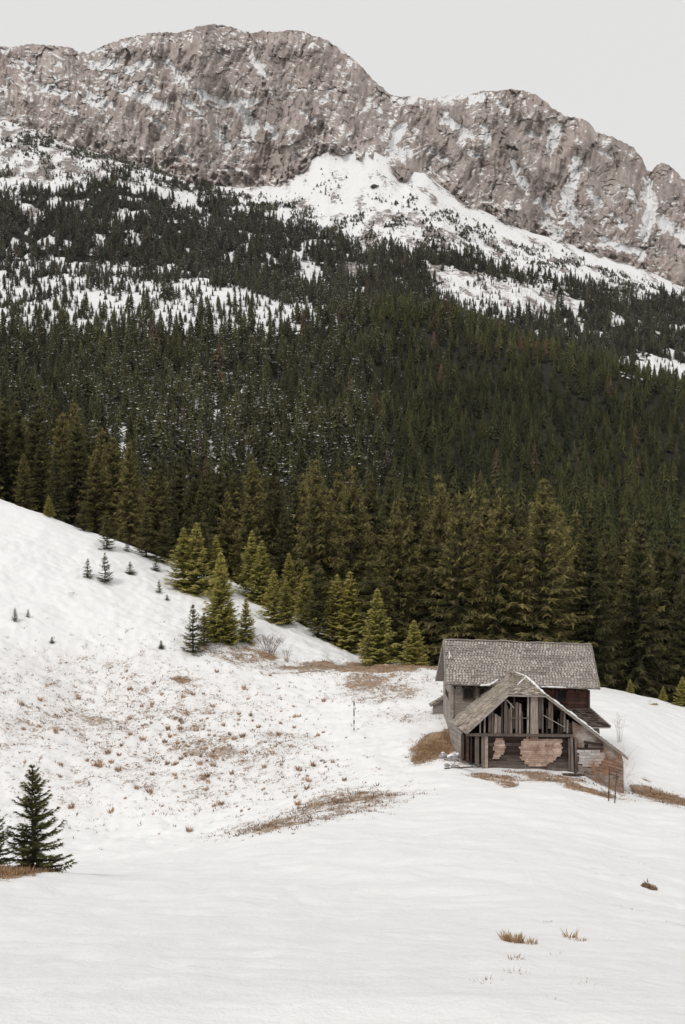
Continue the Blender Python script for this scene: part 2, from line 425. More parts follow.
# ------------------------------------------------------------ the rock wall
CREST = np.array([(-300,70),(-100,52),(0,46),(12,47),(30,44),(45,45),(60,46),(72,48),(80,53),(90,51),(95,50),(105,45),(125,38),(138,36),(150,33),(165,32),(175,33),(185,31),(200,26),(215,24),(228,26),(235,28),(250,33),(262,31),
  (275,32),(290,30),(302,31),(310,34),(322,38),(330,42),(345,52),(360,65),(370,76),(380,86),(390,94),(400,97),(412,96),(430,99),(445,96),(458,95),(470,95),(482,91),(497,91),(510,89),(525,91),(535,94),(545,101),(552,108),
  (560,112),(566,117),(575,117),(588,121),(596,132),(604,134),(615,138),(625,143),(634,148),(642,158),(647,170),(652,172),(657,164),(664,163),(672,167),(680,176),(690,184),(740,200),(850,240),(950,260)], float)
GULLY = [([(35,83),(65,95)],4),([(93,65),(113,63)],6),([(90,98),(108,104)],7),([(128,71),(150,63)],6),([(120,90),(143,98),(165,108)],5),([(166,60),(186,85)],4),([(201,93),(222,103),(257,101)],5),
  ([(242,105),(252,131)],9),([(217,131),(227,146)],3.5),([(240,142),(252,150)],4),([(252,55),(267,76)],4),([(250,48),(256,60)],2.5),([(267,125),(275,135)],3.5),([(75,49),(104,50)],2),([(403,126),(390,150)],5),
  ([(448,121),(471,136)],5),([(446,112),(440,122)],3),([(484,126),(486,146)],3.5),([(470,153),(480,157)],3),([(511,161),(526,188)],4),([(526,132),(542,136)],3),([(556,130),(551,150)],7),([(577,162),(567,200),(577,222)],7),
  ([(647,184),(652,203),(645,235)],8),([(662,222),(690,240)],8),([(602,240),(642,254)],5),([(540,200),(552,212)],4),([(545,219),(560,236)],4),([(630,190),(637,208)],3),([(600,150),(610,156)],2.5),
  ([(395,92),(440,96),(470,94)],5),([(472,100),(486,94)],4),([(150,118),(165,128)],3),([(60,105),(75,112)],3),([(180,150),(192,160)],2.5),([(20,60),(35,66)],2.5),([(300,110),(312,120)],2.5),
  ([(330,90),(322,104)],2.5),([(430,150),(445,160)],3),([(500,100),(506,112)],2.5),([(590,190),(600,205)],3.5),([(615,215),(625,228)],3.5),([(145,80),(160,90)],3),([(105,75),(118,82)],3),([(186,100),(200,112)],3.5)]
def build_cliff():
    px1 = np.linspace(-230, 900, 1500); ns = 430
    s1 = np.linspace(0, 1, ns); PX = np.repeat(px1[None], ns, 0); S = np.repeat(s1[:, None], len(px1), 1)
    cr = np.interp(px1, CREST[:, 0], CREST[:, 1])+1.3*fbm(px1/5, px1*0+3, 3, 81); bl = np.interp(px1, BASE_LINE[:, 0], BASE_LINE[:, 1])+16+2*fbm(px1/14, px1*0, 2, 82)
    ROW = bl+(cr-bl)*S
    wx = PX+5*fbm(PX/40, ROW/70, 3, 90); wy = ROW+6*fbm(PX/30, ROW/30, 3, 91)
    D = 1872+225*S**1.15
    # buttresses running down the face, then ribs, then cracks
    D = D-40*ridged(wx/70+.25*np.sin(wy/45), wy/260, 2, 92)*sstep(0, .12, S)
    D = D-13*ridged((wx+wy*.30)/27, wy/100, 3, 93, .5)
    D = D-6*ridged((wx+wy*.12)/8.5, wy/48, 4, 94, .62)
    # broken slabs: tilted facets with steps between them
    def facets(x, y, sx, sy, seed, tilt, off):
        gx_ = x/sx; gy_ = y/sy; best = np.full(x.shape, 1e9); out = np.zeros(x.shape)
        for di in (-1, 0, 1):
            for dj in (-1, 0, 1):
                ci = np.floor(gx_)+di; cj = np.floor(gy_)+dj
                h = [_hash(ci, cj, seed+k)/4294967296.0 for k in range(5)]
                dx = gx_-(ci+h[0]); dy = gy_-(cj+h[1]); dd = dx*dx+dy*dy; m = dd < best
                best = np.where(m, dd, best); out = np.where(m, tilt*((h[2]-.5)*2*dx*sx+(h[3]-.35)*1.6*dy*sy)+off*(h[4]-.5)*2, out)
        return out
    fx = wx+wy*.3; wob = 3*fbm(PX/7, ROW/7, 3, 99)
    D = D+facets(fx+wob, wy+wob, 24, 30, 301, .55, 6)*sstep(0, .1, S)+facets(fx+wob*.5, wy, 9, 13, 311, .7, 2.6)
    D = D+7*fbm(PX/22, ROW/26, 6, 97, .52)
    sgn = np.where(PX < 395, 1., -1.)
    q = (wy-sgn*wx*.42)/17+1.1*fbm(PX/22, ROW/22, 3, 95)
    fr = q-np.floor(q); D = D+6*(1-sstep(0, .3, fr))*sstep(.0, .5, perlin(wx/22, wy/16, 96))
    g = np.zeros_like(D); gx = PX+4*fbm(PX/9, ROW/9, 3, 101); gy = ROW+3*fbm(PX/8, ROW/8, 3, 102)
    for pts, w in GULLY:
        dm = np.full(D.shape, 1e9)
        for (x1, y1), (x2, y2) in zip(pts[:-1], pts[1:]):
            L = (x2-x1)**2+(y2-y1)**2; t = np.clip(((gx-x1)*(x2-x1)+(gy-y1)*(y2-y1))/L, 0, 1)
            dm = np.minimum(dm, np.hypot(gx-x1-t*(x2-x1), gy-y1-t*(y2-y1)))
        g = np.maximum(g, np.exp(-(dm/w)**2))
    D = D+12*g
    for cx_, cy_, rr, amp in ((402,168,13,70),(427,196,8,30),(552,250,9,20)):   # towers standing in front of the wall
        D = D-amp*np.exp(-(((PX-cx_)/rr)**2+((ROW-cy_)/(rr*1.3))**2)**2)
    D = D+18*sstep(.9, 1, S)
    D = D-(34*np.clip(ridged(PX/11, ROW/15, 3, 333)-.55, 0, 1)+26*np.clip(fbm(PX/26, ROW/18, 2, 335), -.4, 1))*sstep(.32, .02, S)
    v = (CY-ROW)/F; dy = cp-v*sp
    X = (PX-CX)/F/dy*D; Y = D; Z = (sp+v*cp)/dy*D
    # back of the ridge
    nb = 16; k = np.linspace(0, 1, nb+1)[1:, None]
    Xb = X[-1]*(1+k*.12); Yb = Y[-1]+k*420; Zb = Z[-1]-6*sstep(0, .1, k)-k*180+6*perlin(Xb/40, Yb/40, 103)
    X = np.concatenate([X, Xb]); Y = np.concatenate([Y, Yb]); Z = np.concatenate([Z, Zb])
    du = np.stack(np.gradient(np.stack([X, Y, Z], -1), axis=1), 0); dv = np.gradient(np.stack([X, Y, Z], -1), axis=0)
    N = np.cross(du, dv); N /= np.linalg.norm(N, axis=-1, keepdims=True); N *= np.sign(-N[..., 1:2]+.001)
    nz = N[..., 2]
    nzs = nz.copy()
    for _ in range(2): nzs[1:-1, 1:-1] = (nzs[1:-1, 1:-1]*2+nzs[:-2, 1:-1]+nzs[2:, 1:-1]+nzs[1:-1, :-2]+nzs[1:-1, 2:])/6
    snow = sstep(.42, .80, nzs)*.56
    snow[:ns] += .13*fbm(PX/30, ROW/20, 3, 111)+.16*(np.abs(PX-395) < 15)*0+.10*fbm(PX/4, ROW/2.2, 2, 112)*(snow[:ns] > .05)
    for a_, sd in ((.45, 1), (-.45, 2), (.12, 3)):
        st = fbm((PX*math.cos(a_)+ROW*math.sin(a_))/8+.5*perlin(PX/9, ROW/9, 140+sd), (-PX*math.sin(a_)+ROW*math.cos(a_))/3.0+.9*perlin(PX/11, ROW/8, 150+sd), 4, 120+sd, .65)
        w_ = (.6+.4*np.tanh(3*(sgn*a_+.1)))*sstep(-.35, .2, fbm(PX/42, ROW/32, 2, 130+sd))
        snow[:ns] = np.maximum(snow[:ns], .66*sstep(.30, .52, st)*w_)
    snow[:ns] = np.maximum(snow[:ns], g*(.9+.25*np.clip(snow[:ns]*3, 0, 1))+.12*fbm(PX/3.5, ROW/2.5, 2, 113)*(g > .1))
    snow[:ns] = np.maximum(snow[:ns], .7*sstep(.04, -.02, S-.03))
    snow[ns:] = 1
    me = mesh_np('rock_mountain', np.stack([X, Y, Z], -1).reshape(-1, 3), grid_faces(*X.shape), True, {'snow': ('POINT', snow.ravel())})
    tag(new_obj('mountains', me, None, mat_cliff()), kind='structure')

# ------------------------------------------------------------ conifers
def spruce_geo(seed, whorls=36, nb=6, rad=.16, bare=.06, stations=9, blade=.036, bw=.26, droop=1.0, power=.85, top_up=55, sub=2, gap=0.0, trunk_r=.011, lean=0):
    """crown and trunk of a spruce of height 1; crown triangles with a 'tip' value 0 (inner) .. 1 (outer)"""
    r = np.random.default_rng(seed); V = []; T = []
    sticks = MB()
    asym = r.uniform(0, 6.28); 
    for i in range(whorls):
        t = (i+.5+r.uniform(-.4, .4))/whorls          # 0 top .. 1 bottom
        z = 1-.015-(1-bare-.015)*t**.95
        n = nb if t > .12 else max(3, nb-2); ph = r.uniform(0, 6.28)
        for k in range(n):
            if r.random() < gap: continue
            az = ph+6.283*k/n+r.uniform(-.35, .35)
            L = rad*(t**power)*r.uniform(.66, 1.16)*(1+.13*math.cos(az-asym))*(1+.16*math.sin(i*1.7+seed))+.012
            if t > .9: L *= r.uniform(.7, 1)
            e0 = math.radians(top_up*(1-t)**1.5-22*droop*t+r.uniform(-8, 8))
            ns = max(2, int(round(stations*(L/rad)**.6)))
            ca, sa = math.cos(az), math.sin(az)
            ss = (np.arange(ns)+r.uniform(.2, .8, ns))/ns; ss = np.append(ss, 1.0)
            drp = .30*droop*(ss**1.2)-.24*ss**3
            hx = L*ss*math.cos(e0); hz = L*(math.sin(e0)*ss-drp*math.sin(3.0*min(1, t+.25)/2))
            P = np.stack([ca*hx, sa*hx, z+hz], -1)
            for j, s in enumerate(ss):
                for side in (-1, 1):
                    for q in range(sub):
                        tw = blade*(.55+.9*(1-abs(s-.45)))*r.uniform(.7, 1.3)*(.45+.55*min(1, L/rad*1.3))
                        a2 = az+side*(math.radians(r.uniform(22, 80))); el = math.radians(r.uniform(-50, 12)*droop+8*(1-t))
                        d = np.array([math.cos(a2)*math.cos(el), math.sin(a2)*math.cos(el), math.sin(el)])
                        b = P[j]+np.array([r.uniform(-1, 1)*.1, r.uniform(-1, 1)*.1, r.uniform(-1, .5)*.15])*blade
                        ax = np.cross(d, np.array([r.uniform(-.5, .5), r.uniform(-.5, .5), 1.])); ax /= np.linalg.norm(ax)+1e-9
                        w = tw*bw
                        V += [b-d*tw*.15+ax*w, b-d*tw*.15-ax*w, b+d*tw]
                        T.append(min(1, .25+.75*s*r.uniform(.75, 1.1)))
            d = np.array([ca*math.cos(e0+.3), sa*math.cos(e0+.3), math.sin(e0+.3)]); ax = np.array([-sa, ca, 0])
            V += [P[-1]-d*blade*.4+ax*blade*.16, P[-1]-d*blade*.4-ax*blade*.16, P[-1]+d*blade*.5]; T.append(1)
            if sub >= 2: sticks.tube([(0, 0, z)]+[tuple(P[m]) for m in (len(P)//2, len(P)-1)], [trunk_r*.28*(.4+t), trunk_r*.18*(.4+t), trunk_r*.05], 3)
    for k in range(7):                                      # leader
        a = r.uniform(0, 6.28); z = 1-.03*r.random(); V += [(.003*math.cos(a), .003*math.sin(a), z-.02), (-.003*math.cos(a), -.003*math.sin(a), z-.02), (.006*math.cos(a), .006*math.sin(a), z+.012)]; T.append(1)
    V = np.array(V, np.float32); Fc = np.arange(len(V)).reshape(-1, 3)
    tr = MB(); tr.v = list(sticks.v); tr.f = list(sticks.f); tr.t = list(sticks.t)
    tr.tube([(0, 0, -.05), (0, 0, .02), (.002, .001, .35), (-.002, .002, .7), (0, 0, .99)], [trunk_r*1.5, trunk_r*1.1, trunk_r*.8, trunk_r*.45, trunk_r*.1], 7)
    return V, Fc, np.array(T, np.float32), tr
PROTO = {}
def proto(kind, seed, **k):
    V, Fc, T, tr = spruce_geo(seed, **k)
    c = mesh_np('spruce_crown', V, Fc, False, {'tip': ('FACE', T)})
    c.materials.append({'big': M_SPR, 'young': M_YOUNG, 'dark': M_SAP, 'fore': M_FORE, 'olive': M_OLIVE}[kind])
    m = tr.mesh('spruce_trunk'); m.materials.append(M_BARK)
    PROTO.setdefault(kind, []).append((c, m))
for s_ in range(9):
    proto('big', 100+s_, whorls=random.randint(30, 40), nb=6, rad=random.uniform(.150, .185), stations=9, blade=.030, bw=.20, power=random.uniform(.62, .85), gap=.05, bare=random.uniform(.02, .08))
for s_ in range(5):
    proto('olive', 150+s_, whorls=random.randint(28, 36), nb=6, rad=random.uniform(.175, .215), stations=10, blade=.031, bw=.21, power=random.uniform(.6, .8), gap=.08, bare=random.uniform(.02, .06))
for s_ in range(6):
    proto('young', 200+s_, whorls=27, nb=7, rad=random.uniform(.24, .29), stations=8, blade=.055, bw=.24, droop=.35, power=.85, bare=.02, trunk_r=.014, top_up=60)
for s_ in range(4):
    proto('dark', 300+s_, whorls=17, nb=6, rad=random.uniform(.22, .27), stations=6, blade=.06, bw=.2, droop=.25, power=.85, bare=.02, gap=.06, trunk_r=.016, top_up=60)
proto('fore', 401, whorls=25, nb=6, rad=.315, stations=13, blade=.046, bw=.15, droop=.22, power=.72, bare=.01, gap=.17, trunk_r=.013, top_up=50, sub=4)
proto('fore', 402, whorls=18, nb=6, rad=.37, stations=12, blade=.048, bw=.16, droop=.2, power=.7, bare=.02, gap=.15, trunk_r=.014, top_up=50, sub=3)
def spruce(kind, idx, x, y, H, wid=1, rz=None, label=None, group=None, z=None):
    c, m = PROTO[kind][idx % len(PROTO[kind])]
    z = float(height(x, y)) if z is None else z
    e = empty('spruce_tree', (x, y, z-.03*H*.3), random.uniform(0, 6.28) if rz is None else rz, (H*wid, H*wid, H))
    tag(e, label, 'spruce tree', group)
    o1 = bpy.data.objects.new('trunk', m); o2 = bpy.data.objects.new('crown', c)
    for o in (o1, o2): COL.objects.link(o); o.parent = e
    return e
def spruce_at(kind, idx, px, base, top, label, group=None, wid=1, Y=None, rz=None):
    if Y is None: p = hit(px, base, 20)
    else:
        p = at(px, base, Y); p[2] = float(height(p[0], p[1]))
    h = at(px, top, p[1])[2]-p[2]
    return spruce(kind, idx, p[0], p[1], h, wid, rz, label, group, p[2])

YG = 'young spruces scattered over the snowy meadow'
def build_small_trees():
    L = [ # kind, idx, px, base row, top row, width, label
 ('fore',0,33,869,763,1.0,'dark sparse young spruce in dry grass at the lower left of the snow'),
 ('fore',1,-7,872,806,1.15,'dark spruce cut off by the left edge beside the larger sparse spruce'),
 ('young',0,49,519,495,1.25,'small yellow-green spruce on the crest line at the upper left of the meadow'),
 ('dark',0,84,524,500,1.2,'dark spruce at the forest edge just right of the yellow-green crest spruce'),
 ('dark',1,107,549,510,1.05,'tallest single dark spruce standing free on the upper left meadow'),
 ('dark',2,88,577,558,1.3,'small dark spruce, left one of the pair below the tall free-standing spruce'),
 ('dark',3,105,582,552,1.1,'pointed dark spruce, right one of the pair below the tall free-standing spruce'),
 ('dark',0,130,574,561,1.7,'squat round dark spruce right of the pair on the upper left meadow'),
 ('dark',1,127,551,540,1.4,'tiny spruce between the tall free-standing spruce and the forest edge'),
 ('dark',2,146,544,507,1.1,'dark spruce at the forest edge, left one of two side by side'),
 ('dark',3,165,549,514,1.1,'dark spruce at the forest edge, right one of two side by side'),
 ('dark',0,156,571,555,1.3,'tiny thin spruce on open snow left of the dense young grove'),
 ('dark',3,159,592,580,1.2,'tiny spruce standing alone on snow below the thin one'),
 ('dark',1,15,621,607,1.0,'tiny dark spruce near the left edge of the meadow, taller one of two'),
 ('dark',2,28,617,609,1.3,'knee-high dark spruce near the left edge, shorter one of two'),
 ('dark',2,161,648,640,1.7,'low brownish spruce seedling left of the lower grove'),
 ('dark',0,52,643,636,1.6,'low dark spruce seedling alone on the left meadow'),
 ('dark',3,167,600,594,1.6,'smallest seedling on the snow left of the grove'),
 ('young',1,184,590,527,1.15,'yellow-green spruce at the left side of the upper grove'),
 ('young',2,197,594,522,1.1,'full yellow-green spruce in the middle of the upper grove'),
 ('dark',1,204,588,512,.95,'dark slim spruce, tallest top of the upper grove'),
 ('young',3,216,592,535,1.0,'slim olive spruce at the right side of the upper grove'),
 ('young',4,221,636,551,1.0,'tall olive spruce rising at the back of the lower grove'),
 ('young',5,218,640,577,1.15,'broad yellow-green spruce in the middle of the lower grove'),
 ('dark',2,193,652,603,1.1,'dark bluish spruce at the left front of the lower grove'),
 ('young',0,230,644,600,1.0,'short olive spruce at the front of the lower grove'),
 ('young',1,246,641,597,1.0,'olive spruce at the right end of the lower grove'),
 ('dark',3,204,644,612,1.3,'dark spruce between the bluish and the broad yellow-green spruce'),
 ('young',2,252,598,530,.95,'olive spruce at the left of the middle grove below the forest'),
 ('young',3,262,606,540,1.0,'bright yellow-green spruce in the front of the middle grove'),
 ('dark',0,268,603,548,1.1,'dark spruce filling the middle grove behind the bright one'),
 ('young',4,274,622,569,1.1,'yellow-green spruce, left one of the tight pair in the middle'),
 ('young',5,286,623,578,1.0,'shorter yellow-green spruce, right one of the tight pair in the middle'),
 ('young',0,289,612,552,1.0,'olive spruce with a bushy top behind the tight pair'),
 ('young',1,306,625,566,.95,'slender olive spruce right of the tight pair'),
 ('dark',1,318,604,560,1.0,'dark spruce in the gap between the slender olive one and the forest'),
 ('young',2,337,630,574,1.1,'olive spruce at the right of the middle groves'),
 ('young',3,350,634,571,1.1,'yellow-green spruce beside the snow dome'),
 ('dark',0,372,616,552,1.0,'slim dark spruce in front of the tall forest above the brown knoll'),
 ('young',1,377,653,588,1.1,'broad green spruce standing above the brown knoll'),
 ('dark',2,387,634,576,1.0,'dark slim spruce behind the broad one above the brown knoll'),
 ('young',2,383,660,634,1.2,'little yellow-green spruce at the foot of the broad green one'),
 ('young',3,414,660,620,1.35,'bright yellow-green conical spruce on the brown knoll left of the house'),
 ('young',4,630,695,679,1.2,'small yellow-green spruce just right of the house on the far snow crest'),
 ('young',5,663,703,686,1.2,'small yellow-green spruce on the snow crest near the right edge'),
 ('young',0,682,708,676,1.2,'olive spruce cut by the right edge on the snow crest'),
 ('young',1,598,690,677,1.2,'tiny yellow-green spruce behind the right end of the big roof'),
    ]
    for k, i, px, b, t, w, lab in L:
        Y = None
        if k == 'fore': Y = 31.5 if px > 0 else 31
        elif (px > 590): Y = 104
        elif base_crest(px, b): Y = 117.3 if px < 100 else 115
        elif 312 < px < 400 and b < 645: Y = 107
        elif px in (377, 383, 414): Y = 100 if px != 414 else 94
        elif 180 < px < 312 and b < 630: Y = None
        spruce_at(k, i, px, b, t, lab, YG if k != 'fore' else 'sparse young spruces at the lower left', w, Y)
def base_crest(px, b):
    return 40 < px < 175 and b < 552 and px != 107 and px != 127

TOPS = np.array([(-150,360),(0,388),(30,392),(60,402),(90,412),(130,436),(160,442),(200,452),(240,456),(285,462),(320,460),(350,470),(400,478),(440,476),(470,472),(500,482),(530,480),(560,488),(590,498),(620,506),(650,515),(685,524),(850,560)], float)
def build_forest_edge():
    grp = 'tall spruces of the dense forest edge'
    placed = []
    n = 0
    feature = [(458,106,489,.98,'tall lighter olive spruce left above the house with open layered branches'),
               (499,107,486,1.0,'tall broad olive spruce directly above the left end of the house roof'),
               (543,106.5,477,1.15,'widest and tallest spruce, right behind the middle of the house roof'),
               (316,119,457,1.0,'tall spruce with a pointed top rising at the centre of the forest edge'),
               (352,117,464,1.0,'tall olive spruce just right of the pointed one at the centre of the forest edge'),
               (590,110,500,1.1,'tall dark spruce above the right end of the house roof'),
               (640,114,512,1.1,'dark spruce with bare drooping skirt above the far snow crest on the right'),
               (395,114,500,.95,'olive spruce in front of the belt above the brown knoll'),
               (130,127,440,1.0,'olive spruce at the forest edge above the tall free-standing meadow spruce')]
    for i, (px, Y, top, w, lab) in enumerate(feature):
        p = at(px, 600, Y); z = float(height(p[0], Y)); H = at(px, top, Y)[2]-z
        spruce('olive' if i not in (5, 6) else 'big', i, p[0], Y, H, w, None, lab, grp, z); placed.append((p[0], Y)); n += 1
    layers = [(1, 34, 44, 26), (9, 25, 26, 22), (19, 21, 14, 18), (31, 18, 5, 16), (46, 19, 2, 15), (64, 21, 0, 12)]
    for off, step, lo, jit in layers:
        px = -95+random.uniform(0, step)
        while px < 780:
            Y = edgeY(px)+off+random.uniform(-3.5, 3.5); q = px+random.uniform(-4, 4)
            x = (q-CX)/F*Y
            if all((x-a)**2+(Y-b)**2 > (3.6 if off < 12 else 2.6)**2 for a, b in placed):
                z = float(height(x, Y)); top = np.interp(q, TOPS[:, 0], TOPS[:, 1])+lo+random.uniform(-jit, jit)*.9
                if random.random() < .12 and off < 12: top += random.uniform(15, 50)
                H = at(q, top, Y)[2]-z
                H = min(max(H, 7), 27)
                placed.append((x, Y))
                ol = random.random() < (.42, .4, .3, .3, .15, .1)[[1, 9, 19, 31, 46, 64].index(off)]
                spruce('olive' if ol else 'big', n, x, Y, H, random.uniform(.88, 1.25)*min(1.15, (19/H)**.5), None,
                       'tall olive-green spruce crowded in the dense belt of forest beyond the snowy meadow' if ol else 'tall dark spruce crowded in the dense belt of forest beyond the snowy meadow', grp, z); n += 1
            px += step*random.uniform(.75, 1.25)
    print('forest edge trees', n)

# ------------------------------------------------------------ far forest, one mass
def lod_tree(seed, tiers, n, rad, fat=.8):
    r = np.random.default_rng(seed); V = []; T = []
    for i in range(tiers):
        t = (i+.6)/tiers; z = 1-t*.93; R = rad*t**fat*r.uniform(.85, 1.12); h = .93/tiers
        ph = r.uniform(0, 6.28)
        for k in range(n):
            a = ph+6.283*k/n+r.uniform(-.25, .25); Rk = R*r.uniform(.7, 1.2); da = 3.14/n*r.uniform(.75, 1.05)
            zt = z+h*1.25; zb = z-h*r.uniform(.05, .5)
            V += [(R*.12*math.cos(a-da), R*.12*math.sin(a-da), zt), (R*.5*math.cos(a-da*1.3), R*.5*math.sin(a-da*1.3), (zt+zb)/2), (Rk*math.cos(a), Rk*math.sin(a), zb)]
            V += [(R*.12*math.cos(a-da), R*.12*math.sin(a-da), zt), (Rk*math.cos(a), Rk*math.sin(a), zb), (R*.5*math.cos(a+da*1.3), R*.5*math.sin(a+da*1.3), (zt+zb)/2)]
            T += [.35+.6*r.random()]*2
    V += [(-.012, 0, .93), (.012, 0, .93), (0, 0, 1.02)]; T.append(1)
    V += [(0, -.012, .93), (0, .012, .93), (0, 0, 1.02)]; T.append(1)
    return np.array(V, np.float32).reshape(-1, 3, 3), np.array(T, np.float32)
def bare_tree(seed):
    r = np.random.default_rng(seed); V = []; T = []
    V += [(-.012, 0, 0), (.012, 0, 0), (0, 0, 1)]; T.append(.5)
    V += [(0, -.012, 0), (0, .012, 0), (0, 0, 1)]; T.append(.5)
    for k in range(46):
        z = .12+.8*r.random(); a = r.uniform(0, 6.28); L = .22*(1.15-z)*r.uniform(.6, 1.2)
        ax = np.array([-math.sin(a), math.cos(a), .2])*.008*r.uniform(.8, 1.6)
        p = np.array([0, 0, z]); e = p+np.array([math.cos(a)*L, math.sin(a)*L, L*r.uniform(.0, .9)])
        V += [p-ax, p+ax, e]; T.append(.7)
    return np.array(V, np.float32).reshape(-1, 3, 3), np.array(T, np.float32)
def scatter(name, groups):
    """groups: list of (protoV (f,3,3), protoT, pos (n,3), H, W, rot, colour (n,3), frost (n))"""
    Vs = []; Cs = []
    for PV, PT, pos, H, W, rot, colr, fr in groups:
        n = len(pos)
        if n == 0: continue
        c, s = np.cos(rot)[:, None, None], np.sin(rot)[:, None, None]
        x = PV[None, :, :, 0]; y = PV[None, :, :, 1]; z = PV[None, :, :, 2]
        w = (H*W)[:, None, None]
        V = np.stack([(x*c-y*s)*w+pos[:, 0, None, None], (x*s+y*c)*w+pos[:, 1, None, None], z*H[:, None, None]+pos[:, 2, None, None]], -1)
        col = np.repeat(colr[:, None, :], len(PT), 1)*(.35+1.1*PT[None, :, None]**1.5)
        fz = RNG.random((n, len(PT))) < fr[:, None]
        col = np.where(fz[..., None], np.array([.55, .55, .56]), col)
        Vs.append(V.reshape(-1, 3)); Cs.append(np.concatenate([col, np.ones((n, len(PT), 1))], -1).reshape(-1, 4))
    V = np.concatenate(Vs); C = np.concatenate(Cs)
    me = mesh_np(name, V, np.arange(len(V)).reshape(-1, 3), False, None, {'col': ('FACE', C)})
    return me
def build_far_forest():
    # rejection-sampled positions, denser in the picture where the forest is denser
    N = 80000
    u = RNG.uniform(-.36, .36, N); lo, hi = math.log(215), math.log(1850)
    Y = RNG.uniform(215**1.7, 1850**1.7, N)**(1/1.7); X = u*Y*1.02
    Z = height(X, Y); px, py = project(X, Y, Z)
    d = density(px, py, X, Y); d = np.where(Y < 460, .8, d)
    keep = RNG.random(N) < d*.62
    # thin out by true area spacing: far trees stand as dense as near ones
    X, Y, Z, px, py, d = (a[keep] for a in (X, Y, Z, px, py, d))
    cell = {}; ok = np.ones(len(X), bool)
    for i in np.argsort(RNG.random(len(X))):
        r = (8.6 if Y[i] < 900 else 8.4) if d[i] > .7 else 4.2
        k = (int(X[i]//r), int(Y[i]//r))
        if k in cell: ok[i] = False
        else: cell[k] = 1
    X, Y, Z, px, py, d = (a[ok] for a in (X, Y, Z, px, py, d))
    n = len(X); print('far forest trees', n)
    sparse = sstep(.62, .46, d)
    H = RNG.normal(14.5, 3.8, n)*(1-.62*sparse)*(1-.35*sstep(1350, 1850, Y)); H = np.clip(H, 3.5, 27)
    young = (px > 380) & (py > 330) & (Y > 480); H = np.where(young, H*.92, H)
    W = RNG.uniform(.8, 1.3, n); rot = RNG.uniform(0, 6.28, n)
    # colour: olive green on the right-hand hill, browner and darker on the left
    dark = np.array([.026, .032, .016]); olive = np.array([.098, .090, .036]); green = np.array([.050, .058, .025]); brown = np.array([.085, .058, .036])
    g = np.clip(.45+.5*perlin(X/120, Y/120, 201)+.25*RNG.normal(size=n), 0, 1)[:, None]
    right = sstep(330, 420, px)[:, None]*sstep(300, 340, py)[:, None]
    base = (dark*.7+olive*.3)*(1-g)+(olive*.75+green*.25)*g
    base = base*(1-right)+(green*(1-g)+olive*g)*right*1.0
    base = base*(.45+.75*RNG.random((n, 1)))
    hill = (sstep(330, 420, px)*sstep(1040, 1000, Y))[:, None]; crest_ = (sstep(330, 420, px)*sstep(880, 930, Y)*sstep(1040, 1000, Y))[:, None]
    base = base*(1-.28*hill)*np.array([1.0, 1.04, .9])**hill*(1+.55*crest_)  # shading put into tree colours: hill body darkened, crest lightened as if lit
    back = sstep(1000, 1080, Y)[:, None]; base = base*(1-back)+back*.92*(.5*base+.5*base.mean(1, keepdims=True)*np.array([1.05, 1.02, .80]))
    isb = (RNG.random(n) < .018)
    base = np.where(isb[:, None], brown, base)
    fr = np.zeros(n)
    zone = np.exp(-(((px-190)/95)**2+((py-425)/48)**2)**2)*.26
    zone = np.maximum(zone, .09*sstep(420, 340, px)*sstep(180, 215, py))
    zone = np.maximum(zone, .09*np.exp(-(((px-400)/60)**2+((py-345)/26)**2)))
    zone = np.maximum(zone, .05*sstep(262, 300, py)*sstep(350, 330, py)*sstep(320, 350, px))
    zone = np.maximum(zone, .16*sparse*(px < 360))
    fr = np.clip(zone*(1+.8*perlin(X/35, Y/45, 203)), 0, .5)*(RNG.random(n) < .85)
    pos = np.stack([X, Y, Z-.4], -1)
    def flecks(seed, m, size):
        r = np.random.default_rng(seed); V = []
        for k in range(m):
            t = r.uniform(.12, .9); a = r.uniform(0, 6.28); R = .27*t**.72*r.uniform(.75, 1.0); p = np.array([R*math.cos(a), R*math.sin(a), 1-t*.93+.01])
            for q in range(2): V += [p+r.uniform(-1, 1, 3)*size*[1, 1, .35] for _ in range(3)]
        return np.array(V, np.float32).reshape(-1, 3, 3), np.full(len(V)//3, .75, np.float32)
    FL = [flecks(560+i, 22, .05) for i in range(4)]
    frost, fr = fr, np.zeros(n)
    A = [lod_tree(500+i, 10, 8, .285, .72) for i in range(5)]; B = [lod_tree(520+i, 7, 7, .30, .72) for i in range(4)]
    groups = []
    pick = RNG.integers(0, 1000, n)
    near = Y < 1000
    for i, (PV, PT) in enumerate(A):
        m = near & (pick % 5 == i); groups.append((PV, PT, pos[m], H[m], W[m], rot[m], base[m], fr[m]))
    for i, (PV, PT) in enumerate(B):
        m = ~near & (pick % 4 == i); groups.append((PV, PT, pos[m], H[m], W[m], rot[m], base[m], fr[m]))
    pk2 = RNG.integers(0, 4, n); sel = RNG.random(n) < frost*6.5
    for i, (PV, PT) in enumerate(FL):
        m = sel & (pk2 == i); groups.append((PV, PT, pos[m], H[m], W[m], rot[m], np.full((m.sum(), 3), .62), fr[m]))
    o = new_obj('forest', scatter('forest', groups), None, M_FOREST)
    tag(o, 'dense dark spruce forest covering the lower mountainside between the meadow and the cliffs', 'forest', kind='stuff')
    N = 90000; Y = RNG.uniform(1150, 1880, N); X = RNG.uniform(-.34, .34, N)*Y; Z = height(X, Y); px, py = project(X, Y, Z)
    tl = np.interp(px, TREELINE[:, 0], TREELINE[:, 1]); bl = np.interp(px, BASE_LINE[:, 0], BASE_LINE[:, 1])
    cl = fbm(X/38, Y/60, 4, 211); f = sstep(-75, -5, py-tl)*sstep(6, 16, py-bl)
